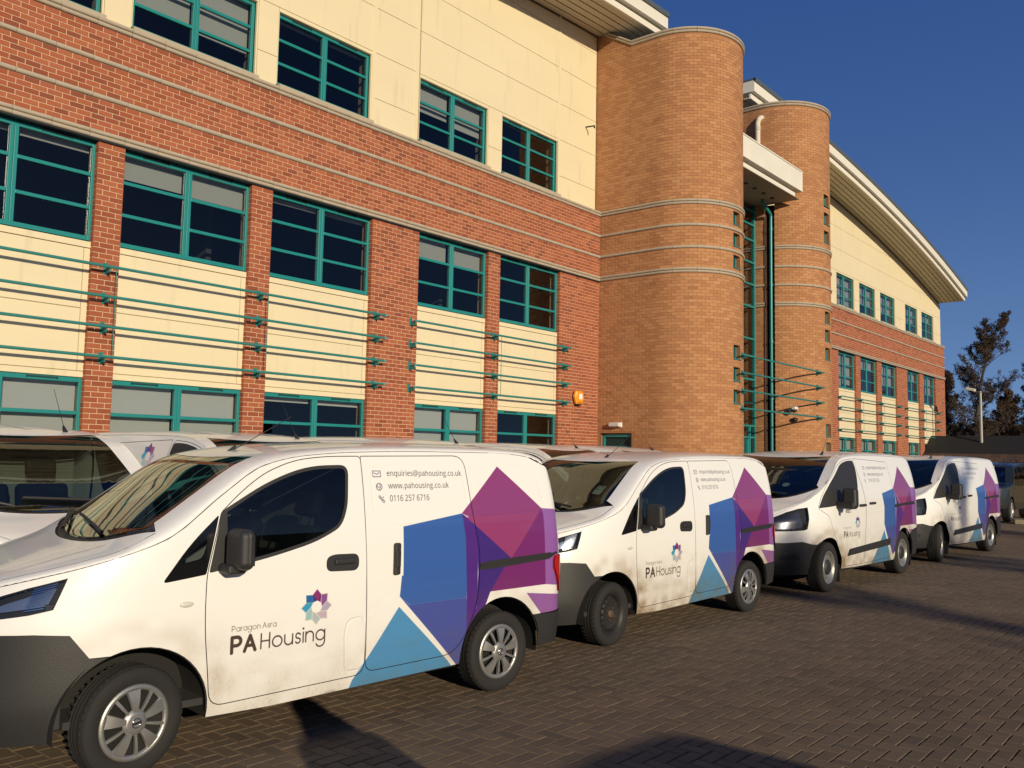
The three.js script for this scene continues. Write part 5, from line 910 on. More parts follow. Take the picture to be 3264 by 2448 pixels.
    // arch liners
    for (const [cu, cy, r] of Q.arch) { const ap = arcPts(cu, cy, r + 0.012, -8, 188, 30).filter((p) => p[1] > 0.235), zo = zc + sg * (S.Wm - 0.05), zi = zc + sg * (S.Wm - 0.38), g = quadStrip([ap.map((p) => V3(p[0], p[1], zo)), ap.map((p) => V3(p[0], p[1], zi))]), d = new THREE.ShapeGeometry(new THREE.Shape(ap.map((p) => new THREE.Vector2(...p)))); d.translate(0, 0, zi); part_('wheel_arch', [g, d], VM.under);
      const lip = arcPts(cu, cy, r, -8, 188, 30).filter((p) => p[1] > 0.25); part_('arch_lip', [ribbon(lip, 0.014, mp, -0.008)], kind === 'nv' ? VM.under : VM.plastic); }
    // wheels
    for (const [k, cu] of [[0, 0], [1, S.wb]]) { const w = makeWheel(S.wr, S.wheelW, S.rimR, (o.wheels || ['cap', 'cap'])[k]); w.position.set(cu, S.wr - 0.006, sg > 0 ? -0.012 : 2 * zc + 0.012); w.rotation.y = (sg < 0 ? PI : 0) + (k === 0 ? (o.steer || 0) : 0); w.rotateZ(1.1 * k + (o.spin || 0)); v.add(w); }
  }
  // top: roof with pillars, bonnet, windscreen
  const W = (u) => sh.hw(u, S.yS(u)), uA = S.nose(0.95) + 0.04, uB = kind === 'nv' ? 3.22 : 3.6, U = [...Array(61)].map((_, i) => lerp(uA, uB, i / 60));
  const outline = [...U.map((u) => [u, W(u) * 0.9998]), ...U.slice().reverse().map((u) => [u, -W(u) * 0.9998])];
  const uNose = (z) => sh.front(z, 0.965).x;
  const [g0, g1] = Q.glassTop, gz = (u) => W(u) - Q.wsInset - 0.05 * smooth(g0 + 0.15, g1 + 0.1, u), base = (z) => g0 + 0.26 * (Math.abs(z) / 0.8) ** 2.2, head = (z) => g1 + (kind === 'nv' ? 0.10 : 0.10) * (Math.abs(z) / 0.7) ** 2;
  const zb = (kind === 'nv' ? 0.66 : 0.79), zt = (kind === 'nv' ? 0.60 : 0.70), ws = [];
  for (let i = 0; i <= 14; i++) { const z = lerp(-zb, zb, i / 14); ws.push([base(z), z]); }
  for (let i = 1; i < 8; i++) { const u = lerp(base(zb), head(zt), i / 8); ws.push([u, lerp(zb, zt, i / 8)]); }
  for (let i = 0; i <= 12; i++) { const z = lerp(zt, -zt, i / 12); ws.push([head(z), z]); }
  for (let i = 1; i < 8; i++) { const u = lerp(head(zt), base(zb), i / 8); ws.push([u, -lerp(zt, zb, i / 8)]); }
  const wsHole = rounded(ws.map((p) => [...p]), 0.03, 2), cowl = (z) => base(z) - 0.045;
  const hood = []; const hz = (u) => W(u) - (kind === 'nv' ? 0.055 : 0.07);
  { const n = 14, ub = cowl(hz(-0.1)) + 0.02; for (let i = 0; i <= n; i++) { const z = lerp(-0.44, 0.44, i / n); hood.push([Math.max(uA + 0.002, uNose(z) + 0.012), z]); } for (let i = 0; i <= n; i++) { const u = lerp(uNose(0.44) + 0.02, ub, i / n); hood.push([u, Math.max(hz(u), 0.44)]); } for (let i = 0; i <= n; i++) { const z = lerp(hz(ub) - 0.02, -hz(ub) + 0.02, i / n); hood.push([cowl(z) - 0.012, z]); } for (let i = 0; i <= n; i++) { const u = lerp(ub, uNose(0.44) + 0.02, i / n); hood.push([u, -Math.max(hz(u), 0.44)]); } }
  const cowlPoly = [...Array(15)].map((_, i) => { const z = lerp(-zb - 0.02, zb + 0.02, i / 14); return [cowl(z), z]; }).concat([...Array(15)].map((_, i) => { const z = lerp(zb + 0.01, -zb - 0.01, i / 14); return [base(z) - 0.002, z]; }));
  // split the white top: behind the windscreen line and the two pillars / wing tops
  const sideTop = (sg) => { const a = [], b = []; for (let i = 0; i <= 40; i++) { const u = lerp(uNose(0.47) + 0.03, head(zt) + 0.0, i / 40); a.push([u, sg * W(u) * 0.9998]); let zi; const ub = cowl(hz(-0.1)) + 0.02; if (u < ub) zi = Math.max(hz(u), 0.44) + 0.005; else if (u < base(zb)) zi = lerp(hz(ub) + 0.005, zb + 0.002, smooth(ub, base(zb), u)); else zi = lerp(zb, zt, (u - base(zb)) / (head(zt) - base(zb))) + 0.002; b.push([u, sg * Math.min(zi, W(u) - 0.004)]); } return [...a, ...b.reverse()]; };
  const roofPoly = [...[...Array(13)].map((_, i) => { const z = lerp(-zt, zt, i / 12); return [head(z) + 0.002, z]; }), ...[...Array(40)].map((_, i) => { const u = lerp(head(zt) + 0.001, uB, i / 39); return [u, W(u) * 0.9998]; }), ...[...Array(40)].map((_, i) => { const u = lerp(uB, head(zt) + 0.001, i / 39); return [u, -W(u) * 0.9998]; })];
  part_('roof', [patch(roofPoly, null, sh.top, 0, 0.05)], paint);
  part_('pillar', [patch(sideTop(1), null, sh.top, 0, 0.035)], paint); part_('pillar', [patch(sideTop(-1), null, sh.top, 0, 0.035)], paint);
  part_('bonnet', [patch(hood, null, sh.top, 0, 0.05), ...[1, -1].map((s) => ribbon(smoothLine([[S.nose(0.95) + 0.16, s * 0.30], [-0.5, s * 0.42], [cowl(0.5) - 0.05, s * 0.52]], 4), 0.03, sh.top, 0.003))], paint);
  part_('bonnet_gap', [ribbon(hood, 0.03, sh.top, -0.014, true)], VM.gap);
  part_('scuttle', [patch(cowlPoly, null, sh.top, -0.012, 0.08)], VM.plastic);
  part_('windscreen', [patch(wsHole, null, sh.top, -0.002, 0.06)], VM.glassWs);
  part_('windscreen_border', [ribbon(grow(ws, -0.014), 0.034, sh.top, -0.006, true)], VM.blackGloss);
  for (const zz of kind === 'nv' ? [-0.45, -0.15, 0.15, 0.45] : [-0.5, -0.2, 0.2, 0.5]) part_('roof_rib', [ribbon([...Array(12)].map((_, i) => [lerp(head(zz) + 0.25, uB - 0.35, i / 11), zz]), 0.045, sh.top, 0.005)], paint);
  { // wipers
    for (const [z0, z1, u0, u1] of kind === 'nv' ? [[0.35, -0.30, -0.06, 0.03], [-0.25, -0.70, -0.09, 0.10]] : [[0.45, -0.2, -0.22, -0.17], [-0.3, -0.8, -0.25, -0.06]]) { const n = 8, pts = [...Array(n + 1)].map((_, i) => { const p = sh.top(lerp(u0, u1, i / n), lerp(z0, z1, i / n)); return [p.x - 0.01, p.y + 0.022, p.z]; }); part_('wiper', [tube(pts, 0.011, 6), tube(pts.slice(2).map((p) => [p[0] + 0.012, p[1] - 0.008, p[2]]), 0.008, 6)], VM.plastic); }
  }
  part_('antenna', [rod(Q.antenna[0], Q.antenna[1], 0.0035, 0.0022, 6), rod([Q.antenna[0][0] - 0.03, Q.antenna[0][1] - 0.03, Q.antenna[0][2]], [Q.antenna[0][0] + 0.03, Q.antenna[0][1] + 0.035, Q.antenna[0][2]], 0.026, 0.009, 8)], VM.plastic);
  // front and rear faces
  const yb = kind === 'nv' ? 0.80 : 0.685, rect = (z, y0, y1, n = 10) => [...Array(n + 1)].map((_, i) => [lerp(-z, z, i / n), y0]).concat([...Array(n + 1)].map((_, i) => [lerp(z, -z, i / n), y1]));
  part_('nose_panel', [patch(rect(0.42, yb, 0.985), null, sh.front, 0, 0.06)], paint);
  part_('front_bumper', [patch(rect(0.42, 0.22, yb), null, sh.front, 0.004, 0.06), patch(rounded([[-0.40, 0.40], [-0.36, 0.60], [0.36, 0.60], [0.40, 0.40]], 0.03), null, sh.front, 0.016, 0.05)], VM.plastic);
  part_('grille', [patch(rounded(kind === 'nv' ? [[-0.42, 0.84], [-0.36, 0.94], [0.36, 0.94], [0.42, 0.84]] : [[-0.36, 0.70], [-0.44, 0.90], [0.44, 0.90], [0.36, 0.70]], 0.03), null, sh.front, 0.008, 0.05)], VM.plastic);
  part_('number_plate', [patch(rounded([[-0.26, 0.445], [-0.26, 0.555], [0.26, 0.555], [0.26, 0.445]], 0.005), null, sh.front, 0.021, 0.06)], std(rgb(0.75, 0.75, 0.72), 0.5));
  if (kind === 'tc') for (const s of [1, -1]) { const g = rounded([[-0.80, 0.46], [-0.79, 0.52], [-0.62, 0.535], [-0.56, 0.50], [-0.58, 0.455]], 0.02); const mp = sh.side(s); part_('bumper_vent', [patch(g, null, mp, 0.008, 0.05)], VM.dark); part_('bumper_slat', [0.47, 0.49, 0.51].map((y) => ribbon([[-0.79, y], [-0.6, y + 0.006]], 0.007, mp, 0.012)), VM.plastic);
    part_('bumper_lip', [ribbon([[uf_(sh, 0.34), 0.345], [-0.75, 0.34], [-0.55, 0.345], [-0.40, 0.37]], 0.03, mp, 0.012)], VM.plastic); }
  part_('rear_door', [patch(rect(0.70, 0.54, kind === 'nv' ? 1.72 : 1.80), null, sh.rear, 0, 0.1)], paint); part_('rear_bumper', [patch(rect(0.70, 0.3, 0.54), null, sh.rear, 0.01, 0.1)], VM.plastic);
  part_('rear_roof_edge', [ribbon([[uB, -0.7], [uB, 0.7]], 0.02, sh.top, -0.002)], paint);
  if (kind === 'tc') for (const cu of [0.40, S.wb + 0.42]) part_('mud_flap', [cbox(cu, cu + 0.018, 0.10, 0.34, -0.27, -0.03, 0.006)], VM.rubber);
  // underside and cabin
  part_('underbody', [box(-0.7, kind === 'nv' ? 3.3 : 3.6, 0.21, 0.27, zc - S.Wm + 0.42, zc + S.Wm - 0.42), box(0.42, S.wb - 0.43, 0.24, 0.28, zc - S.Wm + 0.06, zc + S.Wm - 0.06)], VM.under);
  part_('axle', [rod([0, S.wr, zc - 0.6], [0, S.wr, zc + 0.6], 0.04), rod([S.wb, S.wr, zc - 0.6], [S.wb, S.wr, zc + 0.6], 0.05)], VM.under);
  part_('bulkhead', [box(Q.bulk, Q.bulk + 0.02, 0.28, S.yS(Q.bulk) - 0.04, zc - S.Wm + 0.12, zc + S.Wm - 0.12)], VM.trim);
  part_('cabin_floor', [box(-0.35, Q.bulk, 0.30, 0.34, zc - S.Wm + 0.1, zc + S.Wm - 0.1), box(-0.45, -0.35, 0.3, 0.95, zc - S.Wm + 0.15, zc + S.Wm - 0.15)], VM.cabin);
  { const n = 10, rows = []; const prof = kind === 'nv' ? [[-0.10, 1.02], [0.08, 1.09], [0.24, 1.085], [0.32, 1.03], [0.36, 0.80], [0.2, 0.6]] : [[-0.25, 1.08], [-0.02, 1.15], [0.2, 1.17], [0.3, 1.10], [0.34, 0.85], [0.2, 0.6]]; for (const [x, y] of prof) rows.push([...Array(n + 1)].map((_, i) => { const t = i / n * 2 - 1; return V3(x + 0.10 * t * t, y + 0.03 * Math.exp(-((t + 0.5) ** 2) * 20), zc + t * (S.Wm - 0.10)); })); part_('dashboard', [quadStrip(rows)], VM.cabin); }
  const sw = new THREE.TorusGeometry(0.18, 0.016, 10, 32); sw.rotateY(PI / 2); sw.rotateZ(0.45); sw.translate(...Q.steer); part_('steering_wheel', [sw, rod([Q.steer[0] - 0.1, Q.steer[1] - 0.03, Q.steer[2]], Q.steer, 0.03), rod([Q.steer[0], Q.steer[1], Q.steer[2] - 0.17], [Q.steer[0], Q.steer[1], Q.steer[2] + 0.17], 0.016)], VM.cabin);
  Q.seats.forEach(([x, z]) => {
    const s = new THREE.Group(); s.name = 'seat'; v.add(s); const y = Q.seatY, b = new RoundedBoxGeometry(0.13, 0.62, 0.46, 4, 0.06); b.rotateZ(-0.22); b.translate(x + 0.18, y + 0.36, z);
    const q = new RoundedBoxGeometry(0.50, 0.14, 0.47, 4, 0.06); q.translate(x - 0.08, y, z); part(s, 'cushion', [q], VM.seat); part(s, 'backrest', [b], VM.seat);
    const h = new RoundedBoxGeometry(0.09, 0.17, 0.27, 4, 0.04); h.rotateZ(-0.2); h.translate(x + 0.29, y + 0.80, z); part(s, 'headrest', [h, rod([x + 0.25, y + 0.65, z - 0.06], [x + 0.28, y + 0.76, z - 0.06], 0.006), rod([x + 0.25, y + 0.65, z + 0.06], [x + 0.28, y + 0.76, z + 0.06], 0.006)], VM.seat);
  });
  v.position.set(o.pos[0], 0, o.pos[1]); v.rotation.y = o.ang; if (o.sy) v.scale.y = o.sy;
  return v;
}
const uf_ = (sh, y) => sh.front(0.42, y).x;
const liv = [livery(NV, 'nv', 0.45, 1), livery(NV, 'nv', 1.05, 2), livery(TC, 'tc', 1.0, 3), livery(TC, 'tc', 0.9, 4)];
const van1 = buildVan('nv', 'nearest white compact van with blue and purple print, cut by the left edge', null, { map: liv[0], pos: NVpos, ang: NVang, wheels: ['cap', 'cap'], steer: 0.17, spin: 0.15 });
const van2 = buildVan('nv', 'white printed compact van with a black steel front wheel, second in the front row', null, { map: liv[1], pos: [7.04, 7.495], ang: -0.037, wheels: ['steel', 'cap'], steer: 0.06, spin: 0.7 });
const van3 = buildVan('tc', 'white printed panel van with dark bumper and steel wheels, third in the front row', null, { map: liv[2], pos: TCpos, ang: TCang, wheels: ['silver', 'silver'], steer: 0.03 });
const van4 = buildVan('tc', 'farthest printed panel van of the front row, shade mottled on its side', null, { map: liv[3], pos: [17.309, 7.762], ang: -0.066, wheels: ['silver', 'silver'], steer: 0.2 });
// ---------- second row: panel vans parked nose out in front of the building ----------
const rowX = [2.90, 5.475, 8.05, 10.87, 13.13];
const rowLabels = ['back row van at the left edge with clutter and a yellow vest inside', 'back row van with a star badge high on its side', 'third back row van from the left, only its roof showing behind the nearest van', 'back row van showing between the two nearest printed vans', 'back row van in front of the side door of the nearer tower'];
const rowVans = rowX.map((x, i) => buildVan('tc', rowLabels[i], null, { pos: [x + 0.962, 4.72 - (i % 2) * 0.03], ang: PI / 2 + [0.0, 0.01, -0.01, 0.012, -0.008][i], wheels: ['silver', 'silver'], sy: 1.02 + 0.004 * (i % 3) }));
{
  const v = buildVan('nv', 'compact van farthest right in the back row, before the nearer round tower', null, { pos: [15.72 + 0.835, 4.75], ang: PI / 2, wheels: ['cap', 'cap'], sy: 1.02 });
}
{ // star badge on the side of the second row van
  const mp = TC.sh.farSide, c = document.createElement('canvas'); c.width = c.height = 256; const cx = c.getContext('2d'); cx.clearRect(0, 0, 256, 256); starLogo(cx, (u, y) => [128 - u * 120, 128 - y * 120], [0, 0], 1);
  const t = new THREE.CanvasTexture(c); t.colorSpace = THREE.SRGBColorSpace; t.magFilter = THREE.LinearFilter;
  const m = new THREE.MeshPhysicalMaterial({ map: t, transparent: true, roughness: 0.4, clearcoat: 0.6, clearcoatRoughness: 0.1 });
  const u0 = 1.53, y0 = 1.66, r = 0.15, g = patch([[u0 - r, y0 - r], [u0 + r, y0 - r], [u0 + r, y0 + r], [u0 - r, y0 + r]], null, mp, 0.0015, 0.06, (u, y) => [(u - u0) / r / 2 * 0.5 / 0.5 + 0.5, (y - y0) / r / 2 + 0.5]);
  part(rowVans[1], 'star_badge', [g], m);
}
// things lying on the dashboard and hanging in the first van of the second row
{
  const A = rowVans[0], place = (o, u, y, z) => { A.updateMatrixWorld(true); const p = V3(u, y, z).applyMatrix4(A.matrixWorld); o.position.copy(p); };
  const blob = (seed, sx, sy, sz, k = 0.35) => { const g = new THREE.IcosahedronGeometry(1, 4), p = g.attributes.position, v = new THREE.Vector3(); for (let i = 0; i < p.count; i++) { v.fromBufferAttribute(p, i); const n = 1 + k * (tn(v.x * 2.3 + seed * 9, v.y * 2.3 + v.z * 1.7) - 0.5) + k * 0.4 * (tn(v.x * 6 + seed, v.z * 6 + v.y * 5) - 0.5); v.multiplyScalar(n); p.setXYZ(i, v.x * sx, v.y * sy, v.z * sz); } g.computeVertexNormals(); return g; };
  const put = (name, label, cat, gs, u, y, z) => { const t = thing(name, label, cat); gs.forEach(([n, g, m]) => part(t, n, [g], m)); place(t, u, y, z); t.rotation.y = PI / 2; return t; };
  put('work_glove', 'pale grey work glove lying on the dashboard of the clutter filled van', 'glove', [['palm', blob(3, 0.06, 0.035, 0.10), std(rgb(0.38, 0.35, 0.29), 0.9)], ['fingers', merge([0, 1, 2, 3].map((i) => { const g = new THREE.CapsuleGeometry(0.014, 0.07, 4, 8); g.rotateX(PI / 2); g.rotateY(-0.25 + i * 0.16); g.translate(-0.045 + i * 0.03, 0.0, -0.13 - 0.01 * (i % 2)); return g; })), std(rgb(0.36, 0.33, 0.27), 0.9)]], 0.0, 1.22, -0.62);
  put('blue_cloth', 'crumpled bright blue cloth on the dashboard of the clutter filled van', 'cloth', [['fold', blob(5, 0.08, 0.06, 0.16, 0.7), std(rgb(0.02, 0.07, 0.35), 0.85)]], 0.06, 1.22, -0.80);
  put('dark_cap', 'dark folded jacket heaped on the dashboard of the clutter filled van', 'jacket', [['fold', blob(8, 0.10, 0.09, 0.30, 0.8), std(rgb(0.012, 0.014, 0.022), 0.9)]], 0.14, 1.24, -0.72);
  put('paper_sheet', 'white sheet of paper on the dashboard of the clutter filled van', 'paper', [['sheet', (() => { const g = new THREE.PlaneGeometry(0.2, 0.15, 4, 4); g.rotateX(-1.15); g.rotateY(0.3); return g; })(), std(rgb(0.7, 0.7, 0.66), 0.8)]], 0.0, 1.22, -1.08);
  put('leaflet', 'printed leaflet leaning under the windscreen of the clutter filled van', 'leaflet', [['sheet', (() => { const g = new THREE.PlaneGeometry(0.26, 0.14, 4, 4); g.rotateX(-1.0); g.rotateY(-0.2); return g; })(), std(rgb(0.16, 0.2, 0.12), 0.6)]], 0.03, 1.21, -0.36);
  put('torch', 'small pale yellow torch on the dashboard of the clutter filled van', 'torch', [['tube', (() => { const g = new THREE.CylinderGeometry(0.016, 0.02, 0.16, 12); g.rotateZ(PI / 2); return g; })(), std(rgb(0.62, 0.65, 0.35), 0.4)], ['cap', (() => { const g = new THREE.CylinderGeometry(0.022, 0.022, 0.04, 12); g.rotateZ(PI / 2); g.translate(0.09, 0, 0); return g; })(), std(rgb(0.5, 0.52, 0.4), 0.4)]], -0.06, 1.185, -1.02);
  const vest = put('safety_vest', 'yellow high visibility vest hanging in the clutter filled van at the left edge', 'vest', [['cloth', (() => { const g = new THREE.PlaneGeometry(0.30, 0.50, 12, 12), p = g.attributes.position; for (let i = 0; i < p.count; i++) p.setZ(i, 0.05 * Math.sin(p.getX(i) * 26 + p.getY(i) * 5)); g.computeVertexNormals(); return g; })(), std(rgb(0.55, 0.75, 0.02), 0.8)], ['reflective_band', (() => { const g = new THREE.PlaneGeometry(0.30, 0.06, 12, 1), p = g.attributes.position; for (let i = 0; i < p.count; i++) p.setZ(i, 0.052 * Math.sin(p.getX(i) * 26 + (p.getY(i) - 0.08) * 5) + 0.004); g.translate(0, -0.08, 0); g.computeVertexNormals(); return g; })(), std(rgb(0.7, 0.72, 0.7), 0.3)]], 0.55, 1.50, -1.28);
}
// stickers behind windscreens of the printed vans
for (const [v, S, u, z, w] of [[van2, NV, 0.20, 0.47, 'sq'], [van3, TC, -0.02, 0.34, 'o'], [van4, TC, -0.02, 0.34, 'o']]) {
  const q = w === 'sq' ? rounded([[u - 0.03, z - 0.05], [u + 0.09, z - 0.05], [u + 0.09, z + 0.05], [u - 0.03, z + 0.05]], 0.01) : arcPts(u, z, 0.038, 0, 350, 20, 0.055);
  part(v, 'permit_sticker', [patch(q, null, S.sh.top, -0.0045, 0.05)], std(rgb(0.66, 0.68, 0.66), 0.5));
  if (w === 'sq') part(v, 'sticker_print', [ribbon(arcPts(u + 0.055, z, 0.026, 0, 360, 18, 0.036), 0.008, S.sh.top, -0.0035)], std(rgb(0.02, 0.05, 0.2), 0.5));
}
// shared look-alikes apart from the first are told apart by their labels; cast from off frame: a van and a person behind the camera
buildVan('tc', 'white panel van parked behind the photographer, casting the broad shadow on the paving', null, { pos: [2.70, 19.1], ang: PI / 2, wheels: ['silver', 'silver'] });
{
  const per = thing('person', 'person in a dark coat standing right of the photographer, arms raised to the face', 'person');
  const J = (x, y, z, r) => ({ p: V3(x, y, z), r }), B = [];
  const bone = (a, b) => B.push([a, b]);
  const hip = J(0, 0.95, 0, 0.13), chest = J(0, 1.30, -0.02, 0.155), neck = J(0, 1.47, -0.02, 0.06), head = J(0, 1.61, -0.05, 0.095), crown = J(0, 1.66, -0.03, 0.095);
  bone(hip, chest); bone(chest, neck); bone(neck, head); bone(head, crown);
  for (const s of [-1, 1]) {
    const h = J(s * 0.09, 0.92, 0, 0.105), k = J(s * 0.11, 0.50, -0.01, 0.065), a = J(s * 0.12, 0.09, 0.02, 0.045), t = J(s * 0.15, 0.04, -0.15, 0.035); bone(h, k); bone(k, a); bone(a, t);
    const sh = J(s * 0.185, 1.41, -0.01, 0.075), e = J(s * 0.30, 1.16, -0.16, 0.05), w = J(s * 0.10, 1.47, -0.36, 0.034), f = J(s * 0.05, 1.54, -0.40, 0.032); bone(J(s * 0.06, 1.42, -0.01, 0.09), sh); bone(sh, e); bone(e, w); bone(w, f);
  }
  const N = 92, mc = new MarchingCubes(N, std(rgb(0.02, 0.022, 0.03), 0.9), false, false, 200000), c0 = V3(0, 0.88, -0.12), half = 0.98, q = new THREE.Vector3(), ab = new THREE.Vector3(), ap = new THREE.Vector3();
  for (let z = 0; z < N; z++) for (let y = 0; y < N; y++) for (let x = 0; x < N; x++) {
    q.set((x - N / 2) / (N / 2) * half + c0.x, (y - N / 2) / (N / 2) * half + c0.y, (z - N / 2) / (N / 2) * half + c0.z); let s = 0; const k = 30;
    for (const [a, b] of B) { ab.subVectors(b.p, a.p); ap.subVectors(q, a.p); const t = clamp(ap.dot(ab) / Math.max(1e-6, ab.lengthSq()), 0, 1); const d = ap.addScaledVector(ab, -t).length() - lerp(a.r, b.r, t); if (d < 0.4) s += Math.exp(-k * d); }
    mc.field[z * N * N + y * N + x] = s > 0 ? Math.log(s) / k : -0.4;
  }
  mc.isolation = 0; mc.update();
  const n = mc.count, g = new THREE.BufferGeometry(); const pa = mc.positionArray.slice(0, n * 3), na = mc.normalArray.slice(0, n * 3); for (let i = 0; i < n; i++) { pa[3 * i] = pa[3 * i] * half + c0.x; pa[3 * i + 1] = pa[3 * i + 1] * half + c0.y; pa[3 * i + 2] = pa[3 * i + 2] * half + c0.z; }
  g.setAttribute('position', new THREE.BufferAttribute(pa, 3)); g.computeVertexNormals();
  part(per, 'body', [g], std(rgb(0.03, 0.03, 0.04), 0.9)); const hair = new THREE.SphereGeometry(0.115, 20, 12, 0, 2 * PI, 0, 1.5); hair.translate(0, 1.66, -0.02); part(per, 'hair', [hair], std(rgb(0.02, 0.014, 0.01), 0.8));
  part(per, 'handset', [cbox(-0.075, 0.075, 1.49, 1.57, -0.45, -0.44, 0.004)], VM.dark);
  per.position.set(1.5, 0, 12.85); per.rotation.y = -0.4;
}
// ---------- far right: vehicle, outbuilding, lamp post, trees, scrub ----------
{
  const S = { Wm: 0.95, zc: -0.94, fk: 0.2, nf: 2.8, rk: 3.5, nr: 4, belt: 1.1, tum: 0.25, tp: 3.2, nose: curveFn([[0.2, -0.86], [0.6, -0.95], [1.0, -0.9], [1.3, -0.7]]), tail: curveFn([[0.2, 3.75], [1.0, 3.85], [1.8, 3.7]]),
    Tc: curveFn([[-0.95, 0.9], [-0.8, 1.06], [-0.3, 1.14], [0.25, 1.2], [0.6, 1.5], [0.95, 1.78], [1.3, 1.84], [2.4, 1.88], [3.5, 1.87], [3.8, 1.7]]), yS: curveFn([[-0.95, 0.88], [-0.8, 1.02], [-0.3, 1.09], [0.25, 1.15], [0.6, 1.46], [0.95, 1.72], [1.3, 1.78], [2.4, 1.82], [3.5, 1.80], [3.8, 1.6]]) };
  const sh = sheets(S), v = thing('offroad_car', 'dark green off road car with alloy wheels half out of frame at the right edge', 'car'), paint = new THREE.MeshPhysicalMaterial({ color: rgb(0.016, 0.020, 0.016), roughness: 0.35, clearcoat: 1, clearcoatRoughness: 0.05 });
  const edge = [...Array(30)].map((_, i) => { const u = lerp(3.7, -0.75, i / 29); return [u, S.yS(u)]; });
  const wins = [[[0.42, 1.12], [1.18, 1.10], [1.18, 1.70], [0.98, 1.67], [0.60, 1.36]], [[1.30, 1.10], [2.25, 1.10], [2.25, 1.73], [1.30, 1.72]], [[2.38, 1.11], [3.45, 1.13], [3.38, 1.74], [2.38, 1.74]]].map((w) => rounded(w, 0.05));
  const body = [[-0.8, 0.42], ...arcPts(0, 0.37, 0.43, 172, 8, 16), [1.3, 0.36], [2.4, 0.37], ...arcPts(2.89, 0.37, 0.43, 172, 8, 16), [3.75, 0.46], [3.78, 1.2], ...edge, [-0.84, 0.8]];
  for (const sg of [1, -1]) { const mp = sh.side(sg); part(v, 'body_side', [patch(body, wins, mp, 0, 0.12)], paint); wins.forEach((w) => { part(v, 'window', [patch(w, null, mp, -0.006, 0.15)], VM.glassSide); part(v, 'window_trim', [ribbon(w, 0.018, mp, 0.002, true)], VM.chrome); }); part(v, 'belt_trim', [ribbon([[-0.3, 1.03], [3.5, 1.06]], 0.02, mp, 0.006)], VM.chrome);
    for (const u of [0, 2.89]) { const w = makeWheel(0.37, 0.24, 0.25, 'alloy'); w.position.set(u, 0.365, sg > 0 ? 0 : 2 * S.zc); if (sg < 0) w.rotation.y = PI; v.add(w); } }
  const U = [...Array(40)].map((_, i) => lerp(-0.86, 3.7, i / 39)), out = [...U.map((u) => [u, sh.hw(u, S.yS(u)) * 0.999]), ...U.slice().reverse().map((u) => [u, -sh.hw(u, S.yS(u)) * 0.999])];
  const ws = [[0.3, -0.72], [0.3, 0.72], [0.88, 0.62], [0.88, -0.62]]; part(v, 'roof', [patch(out, [ws], sh.top, 0, 0.1)], paint); part(v, 'windscreen', [patch(ws, null, sh.top, -0.004, 0.1)], VM.glassWs);
  part(v, 'nose_panel', [patch([[-0.5, 0.42], [0.5, 0.42], [0.5, 0.95], [-0.5, 0.95]], null, sh.front, 0, 0.1)], paint); part(v, 'tail_panel', [patch([[-0.75, 0.42], [0.75, 0.42], [0.75, 1.7], [-0.75, 1.7]], null, sh.rear, 0, 0.1)], paint);
  for (const s of [0.55, -0.55]) part(v, 'roof_rail', [tube([[1.1, 1.84, S.zc + s], [1.2, 1.91, S.zc + s], [3.3, 1.93, S.zc + s], [3.4, 1.85, S.zc + s]], 0.02, 8)], VM.plastic);
  part(v, 'underbody', [box(-0.7, 3.6, 0.3, 0.42, S.zc - 0.6, S.zc + 0.6)], VM.under);
  for (const [x, z] of [[1.2, -0.55], [1.2, -1.3], [2.3, -0.55], [2.3, -1.3]]) { const b = new RoundedBoxGeometry(0.14, 0.75, 0.5, 3, 0.06); b.rotateZ(-0.15); b.translate(x, 1.15, z); part(v, 'seat', [b], VM.seat); }
  v.position.set(31.13, 0, 6.26); v.rotation.y = 0.02;
  const bag = thing('blue_bag', 'round bright blue bag seen through the window of the dark green car', 'bag'); const g = new THREE.IcosahedronGeometry(0.19, 4), p = g.attributes.position; for (let i = 0; i < p.count; i++) { const n = 1 + 0.25 * (tn(p.getX(i) * 9 + 3, p.getY(i) * 9 + p.getZ(i) * 7) - 0.5); p.setXYZ(i, p.getX(i) * n, p.getY(i) * n, p.getZ(i) * n); } g.computeVertexNormals(); part(bag, 'cloth', [g], std(rgb(0.02, 0.06, 0.42), 0.6)); part(bag, 'knot', [rod([0, 0.17, 0], [0.05, 0.26, 0], 0.04, 0.02)], std(rgb(0.02, 0.05, 0.34), 0.6)); bag.position.set(31.9, 1.38, 5.9);
  const kb = thing('concrete_block', 'pale concrete block on the paving beside the dark green car', 'block'); part(kb, 'block', [cbox(-0.34, 0.34, 0, 0.13, -0.12, 0.12, 0.02)], std(rgb(0.30, 0.26, 0.17), 0.95, { map: withRepeat(mottle, 2, 2), bumpMap: withRepeat(grainBump, 3, 3), bumpScale: 0.004 })); part(kb, 'chipped_corner', [cbox(0.30, 0.42, 0, 0.06, -0.08, 0.06, 0.02)], std(rgb(0.26, 0.22, 0.15), 0.95)); kb.position.set(30.45, 0, 6.55); kb.rotation.y = 0.25;
}
